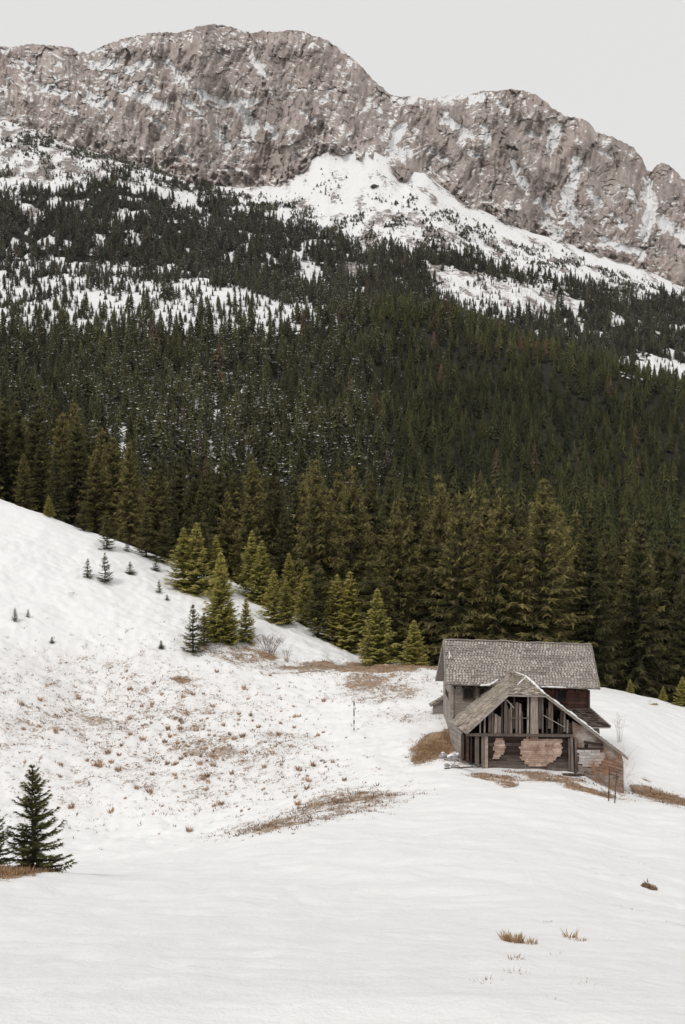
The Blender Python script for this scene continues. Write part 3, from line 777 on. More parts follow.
    f = f*np.where(px < 130, 1., np.where(px < 330, .8, .95))
    band = np.exp(-((py-np.interp(px, [0, 70, 110, 150, 200, 250, 300, 345], [136, 146, 156, 174, 188, 206, 228, 245]))/7.0)**2)*(px < 345)
    k = RNG.random(N) < np.clip(f*sstep(-.15, .55, cl)*.7+band*sstep(-.3, .2, cl)*.8, 0, 1)*(py < tl+12)
    X, Y, Z = X[k], Y[k], Z[k]; n = len(X); print('dwarf pines', n)
    P = [lod_tree(640+i, 3, 6, .62, .45) for i in range(3)]; pick = RNG.integers(0, 3, n); Hd = RNG.uniform(1.2, 4.2, n)*(1+.8*(RNG.random(n) < .12)); W = RNG.uniform(.7, 1.5, n); rot = RNG.uniform(0, 6.28, n)
    c = (np.array([.050, .050, .030])*(1-.5*RNG.random((n, 1)))+np.array([.05, .04, .015])*RNG.random((n, 1))); fr2 = np.full(n, .08); p2 = np.stack([X, Y, Z-.2], -1)
    o = new_obj('dwarf_pine_scrub', scatter('dwarf_pine_scrub', [(P[i][0], P[i][1], p2[pick == i], Hd[pick == i], W[pick == i], rot[pick == i], c[pick == i], fr2[pick == i]) for i in range(3)]), None, M_FOREST)
    tag(o, 'low dark dwarf pine scrub speckling the snow between forest and cliffs', 'scrub', kind='stuff')
    # bare reddish scrub and leafless trees in the snowy clearings
    N = 5200; Y = RNG.uniform(1000, 1800, N); X = RNG.uniform(-.34, .34, N)*Y; Z = height(X, Y); px, py = project(X, Y, Z)
    d = density(px, py, X, Y); tl = np.interp(px, TREELINE[:, 0], TREELINE[:, 1])
    pr = .55*((d < .3) & (py > tl)) + .05*(py < tl)*(py > tl-45)*(px > 380)
    pr = np.where(poly_in(px, py, CLEAR[1][0]), .95, pr)
    k = RNG.random(N) < pr
    X, Y, Z = X[k], Y[k], Z[k]; n = len(X)
    P = [bare_tree(600+i) for i in range(4)]; pick = RNG.integers(0, 4, n); H = RNG.uniform(4, 11, n); W = RNG.uniform(.8, 1.4, n); rot = RNG.uniform(0, 6.28, n)
    c = np.array([.17, .125, .105])*RNG.uniform(.7, 1.2, (n, 1)); fr = np.zeros(n); pos = np.stack([X, Y, Z-.2], -1)
    o = new_obj('bare_scrub', scatter('bare_scrub', [(P[i][0], P[i][1], pos[pick == i], H[pick == i], W[pick == i], rot[pick == i], c[pick == i], fr[pick == i]) for i in range(4)]), None, M_FOREST)
    tag(o, 'bare leafless scrub and thin trees standing in the snowy clearings of the forest', 'scrub', kind='stuff')
def build_larches():
    mt = mat_plain('leafless_larch_twigs', (.20, .10, .065), (.30, .165, .11), 1, bump=0)
    for i, (px, row, h, lab) in enumerate([(434,352,15,'reddish-brown leafless larch standing alone on the ridge above the green hill'),
        (441,388,17,'brown leafless larch half hidden below the lone one on the green hill'),
        (222,398,17,'slender reddish-brown larch in the middle of the dark forest on the left'),
        (536,357,13,'pale orange larch, left one of the group on the right-hand hill crest'),
        (545,359,15,'pale orange larch, taller middle one of the group on the right-hand hill crest'),
        (555,362,12,'pale orange larch, right one of the group on the right-hand hill crest'),
        (521,352,12,'small brownish larch at the left end of the right-hand hill crest'),
        (10,345,15,'reddish larch at the left edge of the snowy clearing')]):
        p = hit(px, row, 460)
        r = random.Random(i); cr = MB(); e = empty('larch_tree', tuple(p)); tag(e, lab, 'larch tree', 'leafless larches among the spruces')
        tr = MB(); tr.tube([(0, 0, -1), (0, 0, h*.5), (0, 0, h)], [.3, .2, .04], 6); tr.build('trunk', M_BARK, e)
        for k in range(230):
            z = h*(.12+.86*r.random()); a = r.uniform(0, 6.28); L = (h*1.05-z)*.26*r.uniform(.5, 1.15)
            tip = (math.cos(a)*L, math.sin(a)*L, z+L*r.uniform(-.1, .35)); cr.bar((0, 0, z), tip, .10, .10)
            for q in range(3):
                t = r.uniform(.3, 1); b = [tip[0]*t, tip[1]*t, z+(tip[2]-z)*t]; cr.bar(b, (b[0]+r.uniform(-.6, .6), b[1]+r.uniform(-.6, .6), b[2]+r.uniform(-.1, .5)), .07, .07)
        cr.build('crown', mt, e)

# ------------------------------------------------------------ dry grass
def blades(pos, n_each, hgt, spread, lean, colf, r, wk=.07, w0=.005):
    """pos (n,3): tufts; returns V, C of single-triangle blades"""
    n = len(pos); tot = n*n_each
    P = np.repeat(pos, n_each, 0); h = np.repeat(hgt, n_each)*r.uniform(.5, 1.15, tot)
    a = r.uniform(0, 6.283, tot); q = np.repeat(spread, n_each)*np.sqrt(r.random(tot))
    B = P+np.stack([np.cos(a)*q, np.sin(a)*q, -.02+0*a], -1)
    B[:, 2] = height(B[:, 0], B[:, 1])-.02
    a2 = a+r.uniform(-1, 1, tot); le = h*lean*r.uniform(.2, 1.3, tot)
    tip = B+np.stack([np.cos(a2)*le, np.sin(a2)*le, h], -1)
    a3 = r.uniform(0, 3.14, tot); w = h*wk+w0
    ax = np.stack([np.cos(a3)*w, np.sin(a3)*w, 0*a3], -1)
    V = np.stack([B-ax, B+ax, tip], 1).reshape(-1, 3)
    C = np.repeat(colf(n, r), n_each, 0)*r.uniform(.65, 1.25, (tot, 1))
    return V, np.concatenate([C, np.ones((tot, 1))], -1)
def straw(n, r):
    t = r.random((n, 1)); return np.array([.30, .17, .09])*(1-t)+np.array([.44, .31, .19])*t
def straw_dark(n, r):
    t = r.random((n, 1)); return np.array([.14, .10, .075])*(1-t)+np.array([.38, .26, .18])*t
def build_grass():
    r = np.random.default_rng(31); VS = []; CS = []
    N = 150000; Y = r.uniform(26, 112, N); X = r.uniform(-.33, .33, N)*Y; Z = height(X, Y); px, py = project(X, Y, Z)
    b = in_blob(px, py, BROWN)*(1+.6*perlin(X*.35, Y*.35, 51))
    m = (r.random(N) < np.clip(b-.03, 0, .6)*.5) & (Y > 30)
    # keep only what lies beyond the foreground brow
    pos = np.stack([X, Y, Z], -1)[m]; n = len(pos); big = r.random(n)
    V, C = blades(pos, 5, .07+.16*big**4, .05+.09*big, .9, straw_dark, r, .10, .014); VS.append(V); CS.append(C)
    # thick dry grass on the bank beside the house and along the brow
    for bx, by, rx, ry, k, hh in ((436,748,20,9,900,.16),(424,757,14,5,350,.14),(450,737,8,7,300,.18),(545,780,42,2,170,.11),(505,785,9,2.5,130,.10),(595,792,32,2.4,200,.12),(660,797,26,5,420,.15),
                                  (385,668,52,4,420,.15),(350,800,55,10,260,.15),(182,679,15,3,90,.16),(268,656,14,3,100,.16),(14,872,24,4,170,.22),(38,872,18,2.5,70,.2),(497,779,24,3,260,.13)):
        ps = []
        for _ in range(k):
            q = (bx+r.normal()*rx*.5, by+r.normal()*ry*.5); ps.append(q)
        ps = np.array(ps)
        c = hit(bx, by, 24); 
        d0 = c[1]
        # spread over the ground near that point
        XX = c[0]+(ps[:, 0]-bx)/F*d0; dydp = (hit(bx, by-2, 24)[1]-hit(bx, by+2, 24)[1])/4.0
        dydp = min(max(dydp, .05), .6)
        Yv = d0-(ps[:, 1]-by)*dydp; pos = np.stack([XX, Yv, height(XX, Yv)], -1)
        V, C = blades(pos, 7, np.full(k, hh*.8), np.full(k, .12), .9, straw, r); VS.append(V); CS.append(C)
    # single orange tussocks
    tus = [(140,706),(150,708),(170,712),(175,708),(188,713),(200,720),(290,720),(292,741),(267,743),(318,747),(201,756),(213,737),(218,741),(233,739),(228,735),(240,715),(170,729),(163,725),(153,724),(216,703),(249,700),(225,759),
           (97,766),(94,760),(102,765),(107,752),(115,770),(62,700),(30,720),(48,740),(80,735),(128,765),(136,752),(60,765),(250,800),(243,812),(262,790),(300,770),(155,815),(176,776),(70,808),(20,800),(110,812),(130,690),(75,688),(45,705),(15,745),
           (350,705),(337,760),(322,716),(280,700),(260,728),(120,740),(85,720),(185,745),(205,790),(230,781),(188,832)]
    tus += [(float(r.normal(205, 90)), float(r.normal(744, 36))) for _ in range(260)]
    tus = [q for q in tus if 672 < q[1] < 845 and 2 < q[0] < 400-(q[1] > 800)*80]
    ps = np.array([hit(a+r.uniform(-2, 2), b_+r.uniform(-1, 1), 44) for a, b_ in tus])
    n = len(ps); sz = r.random(n)**2.2; V, C = blades(ps, 48, .08+.27*sz, .05+.12*sz, .55, lambda n, r: np.array([.50, .31, .19])*r.uniform(.55, 1.15, (n, 1))+np.array([.0, .03, .04])*r.random((n, 1)), r); VS.append(V); CS.append(C)
    # short specks poking through the foreground snow
    sp_ = [(590,849),(606,850),(628,857),(621,857),(604,864),(591,869),(594,874),(585,872),(622,875),(630,876),(636,869),(627,909),(640,911),(652,916),(668,922),(680,925),(540,1000),(549,922),(560,933),(537,935),(556,955),(515,958),(527,957),(590,985),(588,980),(580,940),(565,945),(642,864),(519,972),(486,982),(620,907)]
    ps = np.array([hit(a, b_, 8) for a, b_ in sp_]); n = len(ps)
    V, C = blades(ps, 26, r.uniform(.02, .06, n), r.uniform(.05, .16, n), 1.2, straw_dark, r, .05, .003); VS.append(V); CS.append(C)
    V = np.concatenate(VS); C = np.concatenate(CS)
    me = mesh_np('dry_grass', V, np.arange(len(V)).reshape(-1, 3), False, None, {'col': ('FACE', C)})
    tag(new_obj('dry_grass', me, None, M_DRY), 'short dry brown grass poking through the thin snow of the meadow', 'grass', kind='stuff')
def tuft(px, row, n, h, spread, label, lean=.6):
    r = np.random.default_rng(int(px*7+row)); p = hit(px, row, 8)
    V, C = blades(p[None], n, np.array([h]), np.array([spread]), lean, straw, r)
    me = mesh_np('grass_tuft', V-p, np.arange(len(V)).reshape(-1, 3), False, None, {'col': ('FACE', C)})
    o = new_obj('grass_tuft', me, None, M_DRY); o.location = p
    tag(o, label, 'grass tuft', 'dry grass tufts in the foreground snow')
def build_tufts():
    tuft(512,941,150,.16,.16,'thick straw-coloured grass tuft, leftmost in the lower right foreground snow')
    tuft(528,943,70,.10,.14,'low straw grass tuft just right of the thick one')
    tuft(570,937,26,.17,.10,'sparse thin grass stems leaning right in the foreground snow',1.0)
    tuft(578,940,40,.07,.12,'flat withered grass at the foot of the leaning stems')
def twig_bush(name, mat, p, h, n, spread, label, seed=0, th=.012, fan=.8, cat='bush', group=None, sub=4):
    r = random.Random(seed); b = MB()
    for k in range(n):
        a = r.uniform(0, 6.283); q = spread*math.sqrt(r.random())*.35; base = np.array([math.cos(a)*q, math.sin(a)*q, -.15])
        L = h*r.uniform(.55, 1.05); out = spread*r.uniform(.2, 1)*fan
        pts = [base, base+np.array([math.cos(a)*out*.35, math.sin(a)*out*.35, L*.5]), base+np.array([math.cos(a)*out, math.sin(a)*out, L])]
        b.tube(pts, [th, th*.7, th*.3], 3)
        for j in range(sub):
            t = r.uniform(.35, .95); c = pts[1]*(1-t)+pts[2]*t; d = np.array([r.uniform(-1, 1), r.uniform(-1, 1), r.uniform(.2, 1)])*h*.22
            b.tube([c, c+d*.6, c+d], [th*.6, th*.4, th*.2], 3)
    o = b.build(name, mat); o.location = p; tag(o, label, cat, group); return o

# ------------------------------------------------------------ the house
TH = math.radians(3.0); HO = np.array([10.95, 72.0, 0.0])
XA = np.array([math.cos(TH), math.sin(TH), 0]); YA = np.array([-math.sin(TH), math.cos(TH), 0])
def W(px, py, yl):
    """house point seen at that pixel in the vertical plane yl metres behind the front wall; house coordinates"""
    d = ray(px, py); t = (yl+HO@YA)/(d@YA); P = d*t-HO
    return np.array([P@XA, P@YA, P[2]])
def L2(p, base):   # subtract the empty's height
    return np.array([p[0], p[1], p[2]-base])
def build_house():
    base = float(height(HO[0], HO[1]-5))
    rr = random.Random(5)
    H = empty('house', (HO[0], HO[1], base), TH)
    tag(H, 'weathered two-storey wooden farmhouse with grey shingle roofs standing on the snowy slope', 'house')
    P = lambda px, py, yl: L2(W(px, py, yl), base)
    shin = mat_wood('grey_wood_shingles', (.25, .22, .195), (.56, .51, .465), (.40, .355, .32), (.5, 1, 1), 6, .6)
    shin2 = mat_wood('mossy_brown_shingles', (.24, .20, .165), (.52, .455, .39), (.33, .285, .21), (.5, 1, 1), 6, .6)
    grey = mat_wood('grey_weathered_boards', (.20, .17, .15), (.42, .38, .345), (.27, .22, .19), (.4, 1, 6), 3, .55)
    red = mat_wood('red_brown_logs', (.055, .03, .024), (.17, .075, .055), (.035, .024, .02), (.4, 1, 6), 3, .5)
    dark = mat_wood('dark_old_timber', (.03, .022, .019), (.11, .08, .066), (.05, .035, .03), (1, 1, .5), 3, .5)
    plank = mat_wood('weathered_upright_planks', (.045, .033, .027), (.35, .29, .25), None, (5, 5, .6), 2, .5)
    plast = mat_wood('peeling_pinkish_plaster', (.30, .20, .15), (.62, .47, .38), (.26, .16, .12), (1, 1, 1), 4, .6)
    brown = mat_wood('brown_horizontal_boards', (.15, .10, .08), (.44, .34, .28), (.48, .44, .40), (.4, 1, 6), 3, .5)
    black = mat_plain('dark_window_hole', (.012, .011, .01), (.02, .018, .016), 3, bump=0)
    def nrm(A, B, D):
        n = np.cross(B-A, D-A); n /= np.linalg.norm(n)
        return n if n[1] < 0 or (abs(n[1]) < .2 and n[2] > 0) else -n
    def shingles(name, A, B, C, D, mat, course=.24, sw=.2, up=.03, parent=H, sag=.0, skip=.03):
        """courses of shingles over A(top left) B(top right) C(bottom right) D(bottom left)"""
        mb = MB(); n = nrm(A, B if np.linalg.norm(A-B) > .01 else C, D)
        if n[2] < 0: n = -n
        hl = (np.linalg.norm(D-A)+np.linalg.norm(C-B))/2; k = max(2, int(round(hl/course)))
        mb.prism([A-n*.03, D-n*.03, C-n*.03, B-n*.03] if np.linalg.norm(A-B) > .01 else [A-n*.03, D-n*.03, C-n*.03], n, .07, .1)
        for i in range(k):
            t0 = i/k; t1 = min(1, (i+1.25)/k)
            a0 = A+(D-A)*t0; b0 = B+(C-B)*t0; a1 = A+(D-A)*t1; b1 = B+(C-B)*t1
            wl = max(np.linalg.norm(b1-a1), np.linalg.norm(b0-a0)); m = max(1, int(round(wl/sw))); off = rr.uniform(-.4, .4)/m
            rowtone = rr.uniform(-.2, .2)
            for j in range(m):
                sag_ = 0
                s0 = max(0, j/m+off+rr.uniform(-.1, .1)/m) if j else 0; s1 = min(1, (j+1)/m+off+rr.uniform(-.1, .1)/m) if j < m-1 else 1
                if rr.random() < skip or s1-s0 < .2/m: continue
                dn = rr.uniform(-.10, .28)*course/hl; lift = up+rr.uniform(.01, .05)
                if i == k-1: dn = rr.uniform(-.05, .25)*course/hl
                a2 = A+(D-A)*(t1+dn); b2 = B+(C-B)*(t1+dn)
                g = .004
                p = [a0+(b0-a0)*(s0+g)+n*.006, a2+(b2-a2)*(s0+g)+n*lift, a2+(b2-a2)*(s1-g)+n*lift, a0+(b0-a0)*(s1-g)+n*.006]
                mb.prism(p, n, .018, min(1, max(0, .5+rowtone+rr.gauss(0, .19)+.55*float(perlin(s0*7+i*.07, t0*4+k, 77)))))
        return mb.build(name, mat, parent)
    def boards(name, A, B, C, D, n, mat, horiz=True, th=.05, gap=.05, out=.03, parent=H, miss=0, seg=3, tone=lambda s, t: .5, face=None):
        mb = MB(); nv = nrm(A, B, D) if face is None else np.array(face, float)
        Q = lambda s, t: (A+(B-A)*s)*(1-t)+(D+(C-D)*s)*t
        for i in range(n):
            g = gap/n
            cuts = [0]+sorted(rr.uniform(.12, .88) for _ in range(rr.randint(0, seg)))+[1]
            for c0, c1 in zip(cuts[:-1], cuts[1:]):
                if rr.random() < miss: continue
                o = nv*rr.uniform(0, out); q0 = i/n+g; q1 = (i+1)/n-g*rr.uniform(.2, 1)
                if horiz: p = [Q(c0, q0), Q(c0, q1), Q(c1-.002, q1), Q(c1-.002, q0)]; st = ((c0+c1)/2, (q0+q1)/2)
                else: p = [Q(q0, c0), Q(q0, c1), Q(q1, c1), Q(q1, c0)]; st = ((q0+q1)/2, (c0+c1)/2)
                mb.prism([x+o for x in p], nv, th, min(1, max(0, tone(*st)+rr.gauss(0, .17))))
        mb.prism([Q(.004, .004)-nv*th, Q(.004, .996)-nv*th, Q(.996, .996)-nv*th, Q(.996, .004)-nv*th], nv, .05, .05)
        return mb.build(name, mat, parent)
    # --- main roof
    TL, TR = P(444,640,2.75), P(591,645,2.75); BR, BL = P(599.5,688.5,-.55), P(446,684,-.55)
    KL = P(436,680,5.6); KR = KL+(TR-TL)*1.0+np.array([.0, 0, -.1])
    r1 = shingles('roof', TL, TR, BR, BL, shin, .22, .2); r1['label'] = 'long grey shingled main roof'
    back = shingles('roof', TR+np.array([0, .03, 0]), TL+np.array([0, .03, 0]), KL, KR, shin, .25, .3)
    mb = MB()                                                              # ridge boards and bargeboards
    for k_ in range(24):
        q0, q1 = TL+(TR-TL)*k_/24, TL+(TR-TL)*(k_+1.02)/24; dz = .03+rr.uniform(0, .05)+(.07 if k_ in (9, 10) else 0)
        mb.bar(q0+np.array([0, rr.uniform(-.03, .03), dz]), q1+np.array([0, 0, dz+rr.uniform(-.02, .02)]), .2, .05, rr.uniform(.4, .9))
    mb.build('ridge_board', grey, r1)
    mb = MB(); mb.bar(TL+np.array([-.03, -.02, -.06]), BL+np.array([-.03, 0, -.05]), .05, .16, .7); mb.bar(TL+np.array([-.03, .02, -.06]), KL+np.array([-.03, 0, -.05]), .05, .16, .6)
    mb.build('bargeboard', grey, r1)
    mb = MB(); mb.bar(TR+np.array([.03, -.02, -.06]), BR+np.array([.03, 0, -.05]), .05, .14, .5); mb.build('bargeboard', grey, r1)
    # --- main walls
    fl, fr_ = P(452,686,0), P(588,690,0)
    flb, frb = P(452,762,0), P(588,772,0)
    bl_, = (fl+np.array([.0, 5.2, 0]),); blb = flb+np.array([.0, 5.2, .3]); br_ = fr_+np.array([0, 5.2, 0]); brb = frb+np.array([0, 5.2, 0])
    # pixel-true left wall: shift the back edge so that the wall shows its narrow face
    back_l = P(443.2,682,5.2); back_lb = P(443.2,735,5.2)
    mid_t, mid_b = fl+(fr_-fl)*.28, flb+(frb-flb)*.28
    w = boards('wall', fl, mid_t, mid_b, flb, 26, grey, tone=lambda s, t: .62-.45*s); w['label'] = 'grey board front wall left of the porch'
    w = boards('wall', mid_t, fr_, frb, mid_b, 22, red, tone=lambda s, t: .2+.6*s*(1-t)); w['label'] = 'dark red-brown log front wall right of the porch'
    wl = boards('wall', back_l, fl, flb, back_lb, 26, grey, horiz=False, face=(-1, 0, 0), tone=lambda s, t: .75, out=.01, seg=1); wl['label'] = 'narrow grey left side wall'
    boards('wall', fr_, br_, brb, frb, 22, red, face=(1, 0, 0))
    boards('wall', br_, back_l, back_lb, brb, 20, grey, face=(0, 1, 0))
    mb = MB(); mb.prism([back_l+np.array([.02, 0, .0]), fl+np.array([.02, 0, 0]), TL+np.array([.32, 0, -.12])], (-1, 0, 0), .06, .55); 
    mb.prism([br_, fr_, TR+np.array([-.32, 0, -.12])][::-1], (1, 0, 0), .06, .4); mb.build('gable_wall', grey, H)
    mb = MB(); mb.bar(fl+np.array([-.02, -.06, .0]), flb+np.array([-.02, -.06, 0]), .2, .12, .85); mb.build('corner_board', grey, H)
    mb = MB(); mb.bar(fr_+np.array([.02, -.06, .0]), frb+np.array([.02, -.06, 0]), .16, .12, .1); mb.build('corner_board', red, H)
    # rafter ends under the front eave
    mb = MB()
    for k in range(17):
        q = fl+(fr_-fl)*(k+.3)/17+np.array([0, .1, -.02]); mb.bar(q, q+np.array([0, -.55, -.05]), .07, .10, .2)
    mb.build('rafter_ends', dark, H)
    def window(px0, px1, py0, py1, yl, fm, cross=True):
        o = empty('window', (0, 0, 0)); o.parent = H
        A, B, C, D = P(px0, py0, yl), P(px1, py0, yl), P(px1, py1, yl), P(px0, py1, yl); n = np.array([0, -1., 0])
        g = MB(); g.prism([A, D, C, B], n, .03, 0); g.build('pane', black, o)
        f = MB(); t = .09
        for a, b in ((A, B), (D, C)): f.bar(a+n*.03-XA0*t/2, b+n*.03+XA0*t/2, .05, t, .5)
        for a, b in ((A, D), (B, C)): f.bar(a+n*.03, b+n*.03, t, .05, .5)
        if cross: f.bar((A+B)/2+n*.025, (D+C)/2+n*.025, .04, .04, .4)
        f.build('frame', fm, o)
        return o
    XA0 = np.array([1., 0, 0])
    window(463.5, 474, 687.5, 699, -.09, dark)['label'] = 'small window in the grey front wall'
    window(479, 485, 688, 697, -.09, dark, False)
    window(556.5, 567, 689.5, 702, -.09, red, False)['label'] = 'dark open window in the red-brown wall'
    # narrow window on the left wall
    o = empty('window'); o.parent = H
    g = MB(); c0 = P(446.2,686,3.4); c1 = P(449.2,700,1.7)
    xx = (back_l[0]+fl[0])/2-.1
    for (nm, mt, e, ex) in (('frame', grey, 0, .0), ('pane', black, .1, .02)):
        g = MB(); y0, y1, z0, z1 = 1.7+e, 3.3-e, c1[2]+e, c0[2]-e
        x_ = lambda y: fl[0]+(back_l[0]-fl[0])*y/5.2-.05-ex
        g.prism([np.array([x_(y0), y0, z1]), np.array([x_(y1), y1, z1]), np.array([x_(y1), y1, z0]), np.array([x_(y0), y0, z0])], (-1, 0, 0), .04, .8); g.build(nm, mt, o)
    # --- lean-to at the back left
    a, b, c, d = P(444,694,5.0), P(444,695,6.4), P(430,705,6.6), P(431,707,5.2)
    o = shingles('back_lean_to_roof', P(446,696,5.2), P(446,694,7.2), P(430,703.5,7.4), P(430,706,5.4), shin2, .25, .25)
    mb = MB(); mb.prism([P(433,706,5.5), P(444,697,5.5), P(444,722,5.5), P(433,722,5.5)], (0, -1, 0), .1, .4); mb.build('back_lean_to_wall', grey, H)
    # --- skirt roof on the right, with the lower storey wall below it
    o = shingles('skirt_roof', P(556,709.5,-.06), P(589.5,708,-.06), P(610,726.5,-1.9), P(575,727,-1.9), mat_wood('dark_wet_shingles', (.045, .033, .028), (.15, .115, .10), (.08, .055, .045), (1, 1, 1), 8, .6), .24, .3)
    o['label'] = 'dark skirt roof at the right corner'
    mb = MB(); mb.bar(P(589.5,708,-.06), P(610.5,726.5,-1.92), .09, .12, .5); mb.bar(P(575,728,-1.92), P(610.5,727.5,-1.92), .06, .09, .5); mb.build('fascia_board', grey, H)
    boards('lower_wall', P(575,727,-1.3), P(599.5,729,-1.3), P(599.5,775,-1.3), P(575,775,-1.3), 14, brown, tone=lambda s, t: .35)
    boards('lower_wall', P(599.5,729,-1.3), P(599.5,729,-1.3)+np.array([0, 3, 0]), P(599.5,775,-1.3)+np.array([0, 3, 0]), P(599.5,775,-1.3), 14, brown, face=(1, 0, 0))
    # --- porch roof
    R1 = P(510,671,.5); R2 = P(526,677,-3.5); H1 = P(508,694,-5.35); H2 = P(545.5,695,-5.35); E1 = P(466.5,732,-5.35); E2 = P(449.5,721.5,-.12); E3 = P(628,758,-5.35)
    pr = shingles('porch_roof', R1, H1+(R2-H1)*.0, E1, E2, shin2, .25, .22); pr['label'] = 'grey shingled porch roof sloping down to the left'
    shingles('porch_roof_top', R1, R2, H1, H1+(R1-H1)*.001, shin2, .25, .22)
    hp = shingles('porch_hip', R2, R2, H2+np.array([0, -.06, -.02]), H1+np.array([0, -.06, -.02]), shin2, .24, .2); hp['label'] = 'small triangular hip over the gable top'
    dv = np.array([0, 5.3, 0])
    rs = P(516,676,-.6); e3b = E3+np.array([0, 3.6, .1])
    # right slope: from the ridge/hip edge down to the far right eave
    shingles('porch_roof', R2, R1, R1+np.array([1.4, 0, -.85]), H2, shin2, .25, .25)
    top_b = R1+np.array([1.4, 0, -.85])
    shingles('porch_roof', H2, top_b, E3+np.array([-.15, 3.4, -.02]), E3, shin2, .25, .25)['label'] = 'long porch roof slope running far down to the right'
    mb = MB(); dn = np.array([0, -.03, -.07])
    mb.bar(H1+dn, E1+dn, .05, .13, .8); mb.build('bargeboard', grey, pr)
    mb = MB(); mb.bar(H2+dn, E3+dn, .05, .11, .35); mb.build('bargeboard', grey, pr)
    mb = MB(); mb.bar(H1+np.array([-.05, -.1, -.07]), H2+np.array([.05, -.1, -.07]), .05, .08, .75); mb.build('fascia_board', grey, hp)
    mb = MB(); mb.bar(E1+np.array([-.04, 0, -.05]), E2+np.array([-.04, 0, -.05]), .05, .10, .6); mb.build('fascia_board', grey, pr)
    # --- gable of loose upright planks
    def rake(x):
        if x <= H1[0]: return E1[2]+(H1[2]-E1[2])*(x-E1[0])/(H1[0]-E1[0])
        if x >= H2[0]: return H2[2]+(E3[2]-H2[2])*(x-H2[0])/(E3[0]-H2[0])
        return H1[2]+(H2[2]-H1[2])*(x-H1[0])/(H2[0]-H1[0])
    yg = -5.12; bz = lambda px: P(px, 734, yg)
    x0, x1 = bz(474)[0], bz(571)[0]; zb = bz(500)[2]
    mb = MB(); x = x0
    while x < x1:
        w_ = rr.uniform(.07, .17); top = rake(x+w_/2)-.16; missing = rr.random()
        px = project(*(HO+XA*x+YA*yg+np.array([0, 0, 0])) [:3])[0] if False else 0
        hgt = top-zb
        if hgt > .12 and missing > .22:
            t = top if rr.random() < .72 else zb+hgt*rr.uniform(.55, .9)
            lz = zb+(0 if rr.random() < .8 else hgt*rr.uniform(.05, .2)); o = rr.uniform(-.03, .03)
            mb.prism([np.array([x, yg+o, t]), np.array([x+rr.uniform(-.02, .02), yg, lz]), np.array([x+w_, yg, lz]), np.array([x+w_+rr.uniform(-.02, .02), yg+o, t-rr.uniform(0, .08)])], (0, -1, 0), .03, min(1, max(0, rr.gauss(.34, .3))))
        x += w_+rr.uniform(.01, .075)
    mb.build('gable_planks', plank, H)
    mb = MB(); a = P(531,697,-5.2); b = P(538,697,-5.2); c = P(538.3,734,-5.2); d = P(530.5,734,-5.2)
    mb.prism([a, d, c, b], (0, -1, 0), .05, .92); mb.build('wide_plank', plank, H)
    mb = MB(); mb.bar(P(507,700,-5.22), P(514,708,-5.22), .04, .06, .95); mb.bar(P(543,715,-5.22), P(564,727,-5.22), .04, .05, .8); mb.bar(P(509,718,-5.17), P(531,718,-5.17), .04, .05, .4)
    mb.build('loose_slats', plank, H)
    # back of the loft: floor boards and a dark inner partition
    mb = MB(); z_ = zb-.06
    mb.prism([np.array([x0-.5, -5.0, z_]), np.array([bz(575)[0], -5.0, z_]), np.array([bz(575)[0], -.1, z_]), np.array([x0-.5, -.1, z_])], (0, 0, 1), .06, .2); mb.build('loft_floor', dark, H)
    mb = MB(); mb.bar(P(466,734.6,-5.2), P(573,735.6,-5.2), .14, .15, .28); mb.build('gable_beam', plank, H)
    # --- porch side wall, front posts, lower walls
    sw = boards('side_wall', P(450,723.5,-.1), P(461,732.5,-4.95), P(461,765,-4.95), P(450,762,-.1), 15, grey, face=(-1, 0, 0), tone=lambda s, t: .7); sw['label'] = 'grey log side wall under the porch eave'
    for i, (xa, xb, bot, tn, mt) in enumerate([(461.5,464,756,.1,plank),(466,469,759,.25,red),(470.5,472,760,.1,dark),(475,479,765,.35,plank),(481.5,484.2,767,.5,plank),(484.6,488,771,.75,brown)]):
        mb = MB(); A, B = P(xa,735.5,-5.1), P(xb,735.5,-5.1); C, D = P(xb,bot+3,-5.1), P(xa,bot+3,-5.1); mb.prism([A, D, C, B], (0, -1, 0), .16, tn); mb.build('post', mt, H)
    mb = MB()
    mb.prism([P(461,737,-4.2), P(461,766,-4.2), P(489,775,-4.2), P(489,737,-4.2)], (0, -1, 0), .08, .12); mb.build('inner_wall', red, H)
    dk = boards('front_wall', P(488,736.5,-4.96), P(577,737,-4.96), P(577,778,-4.96), P(488,776,-4.96), 13, mat_wood('stained_dark_logs', (.03, .02, .017), (.21, .17, .15), (.06, .032, .026), (.5, 1, 4), 3, .5), tone=lambda s, t: .10+.85*sstep(.5+.15*math.sin(9*s), .85, t)); dk['label'] = 'dark log front wall under the gable'
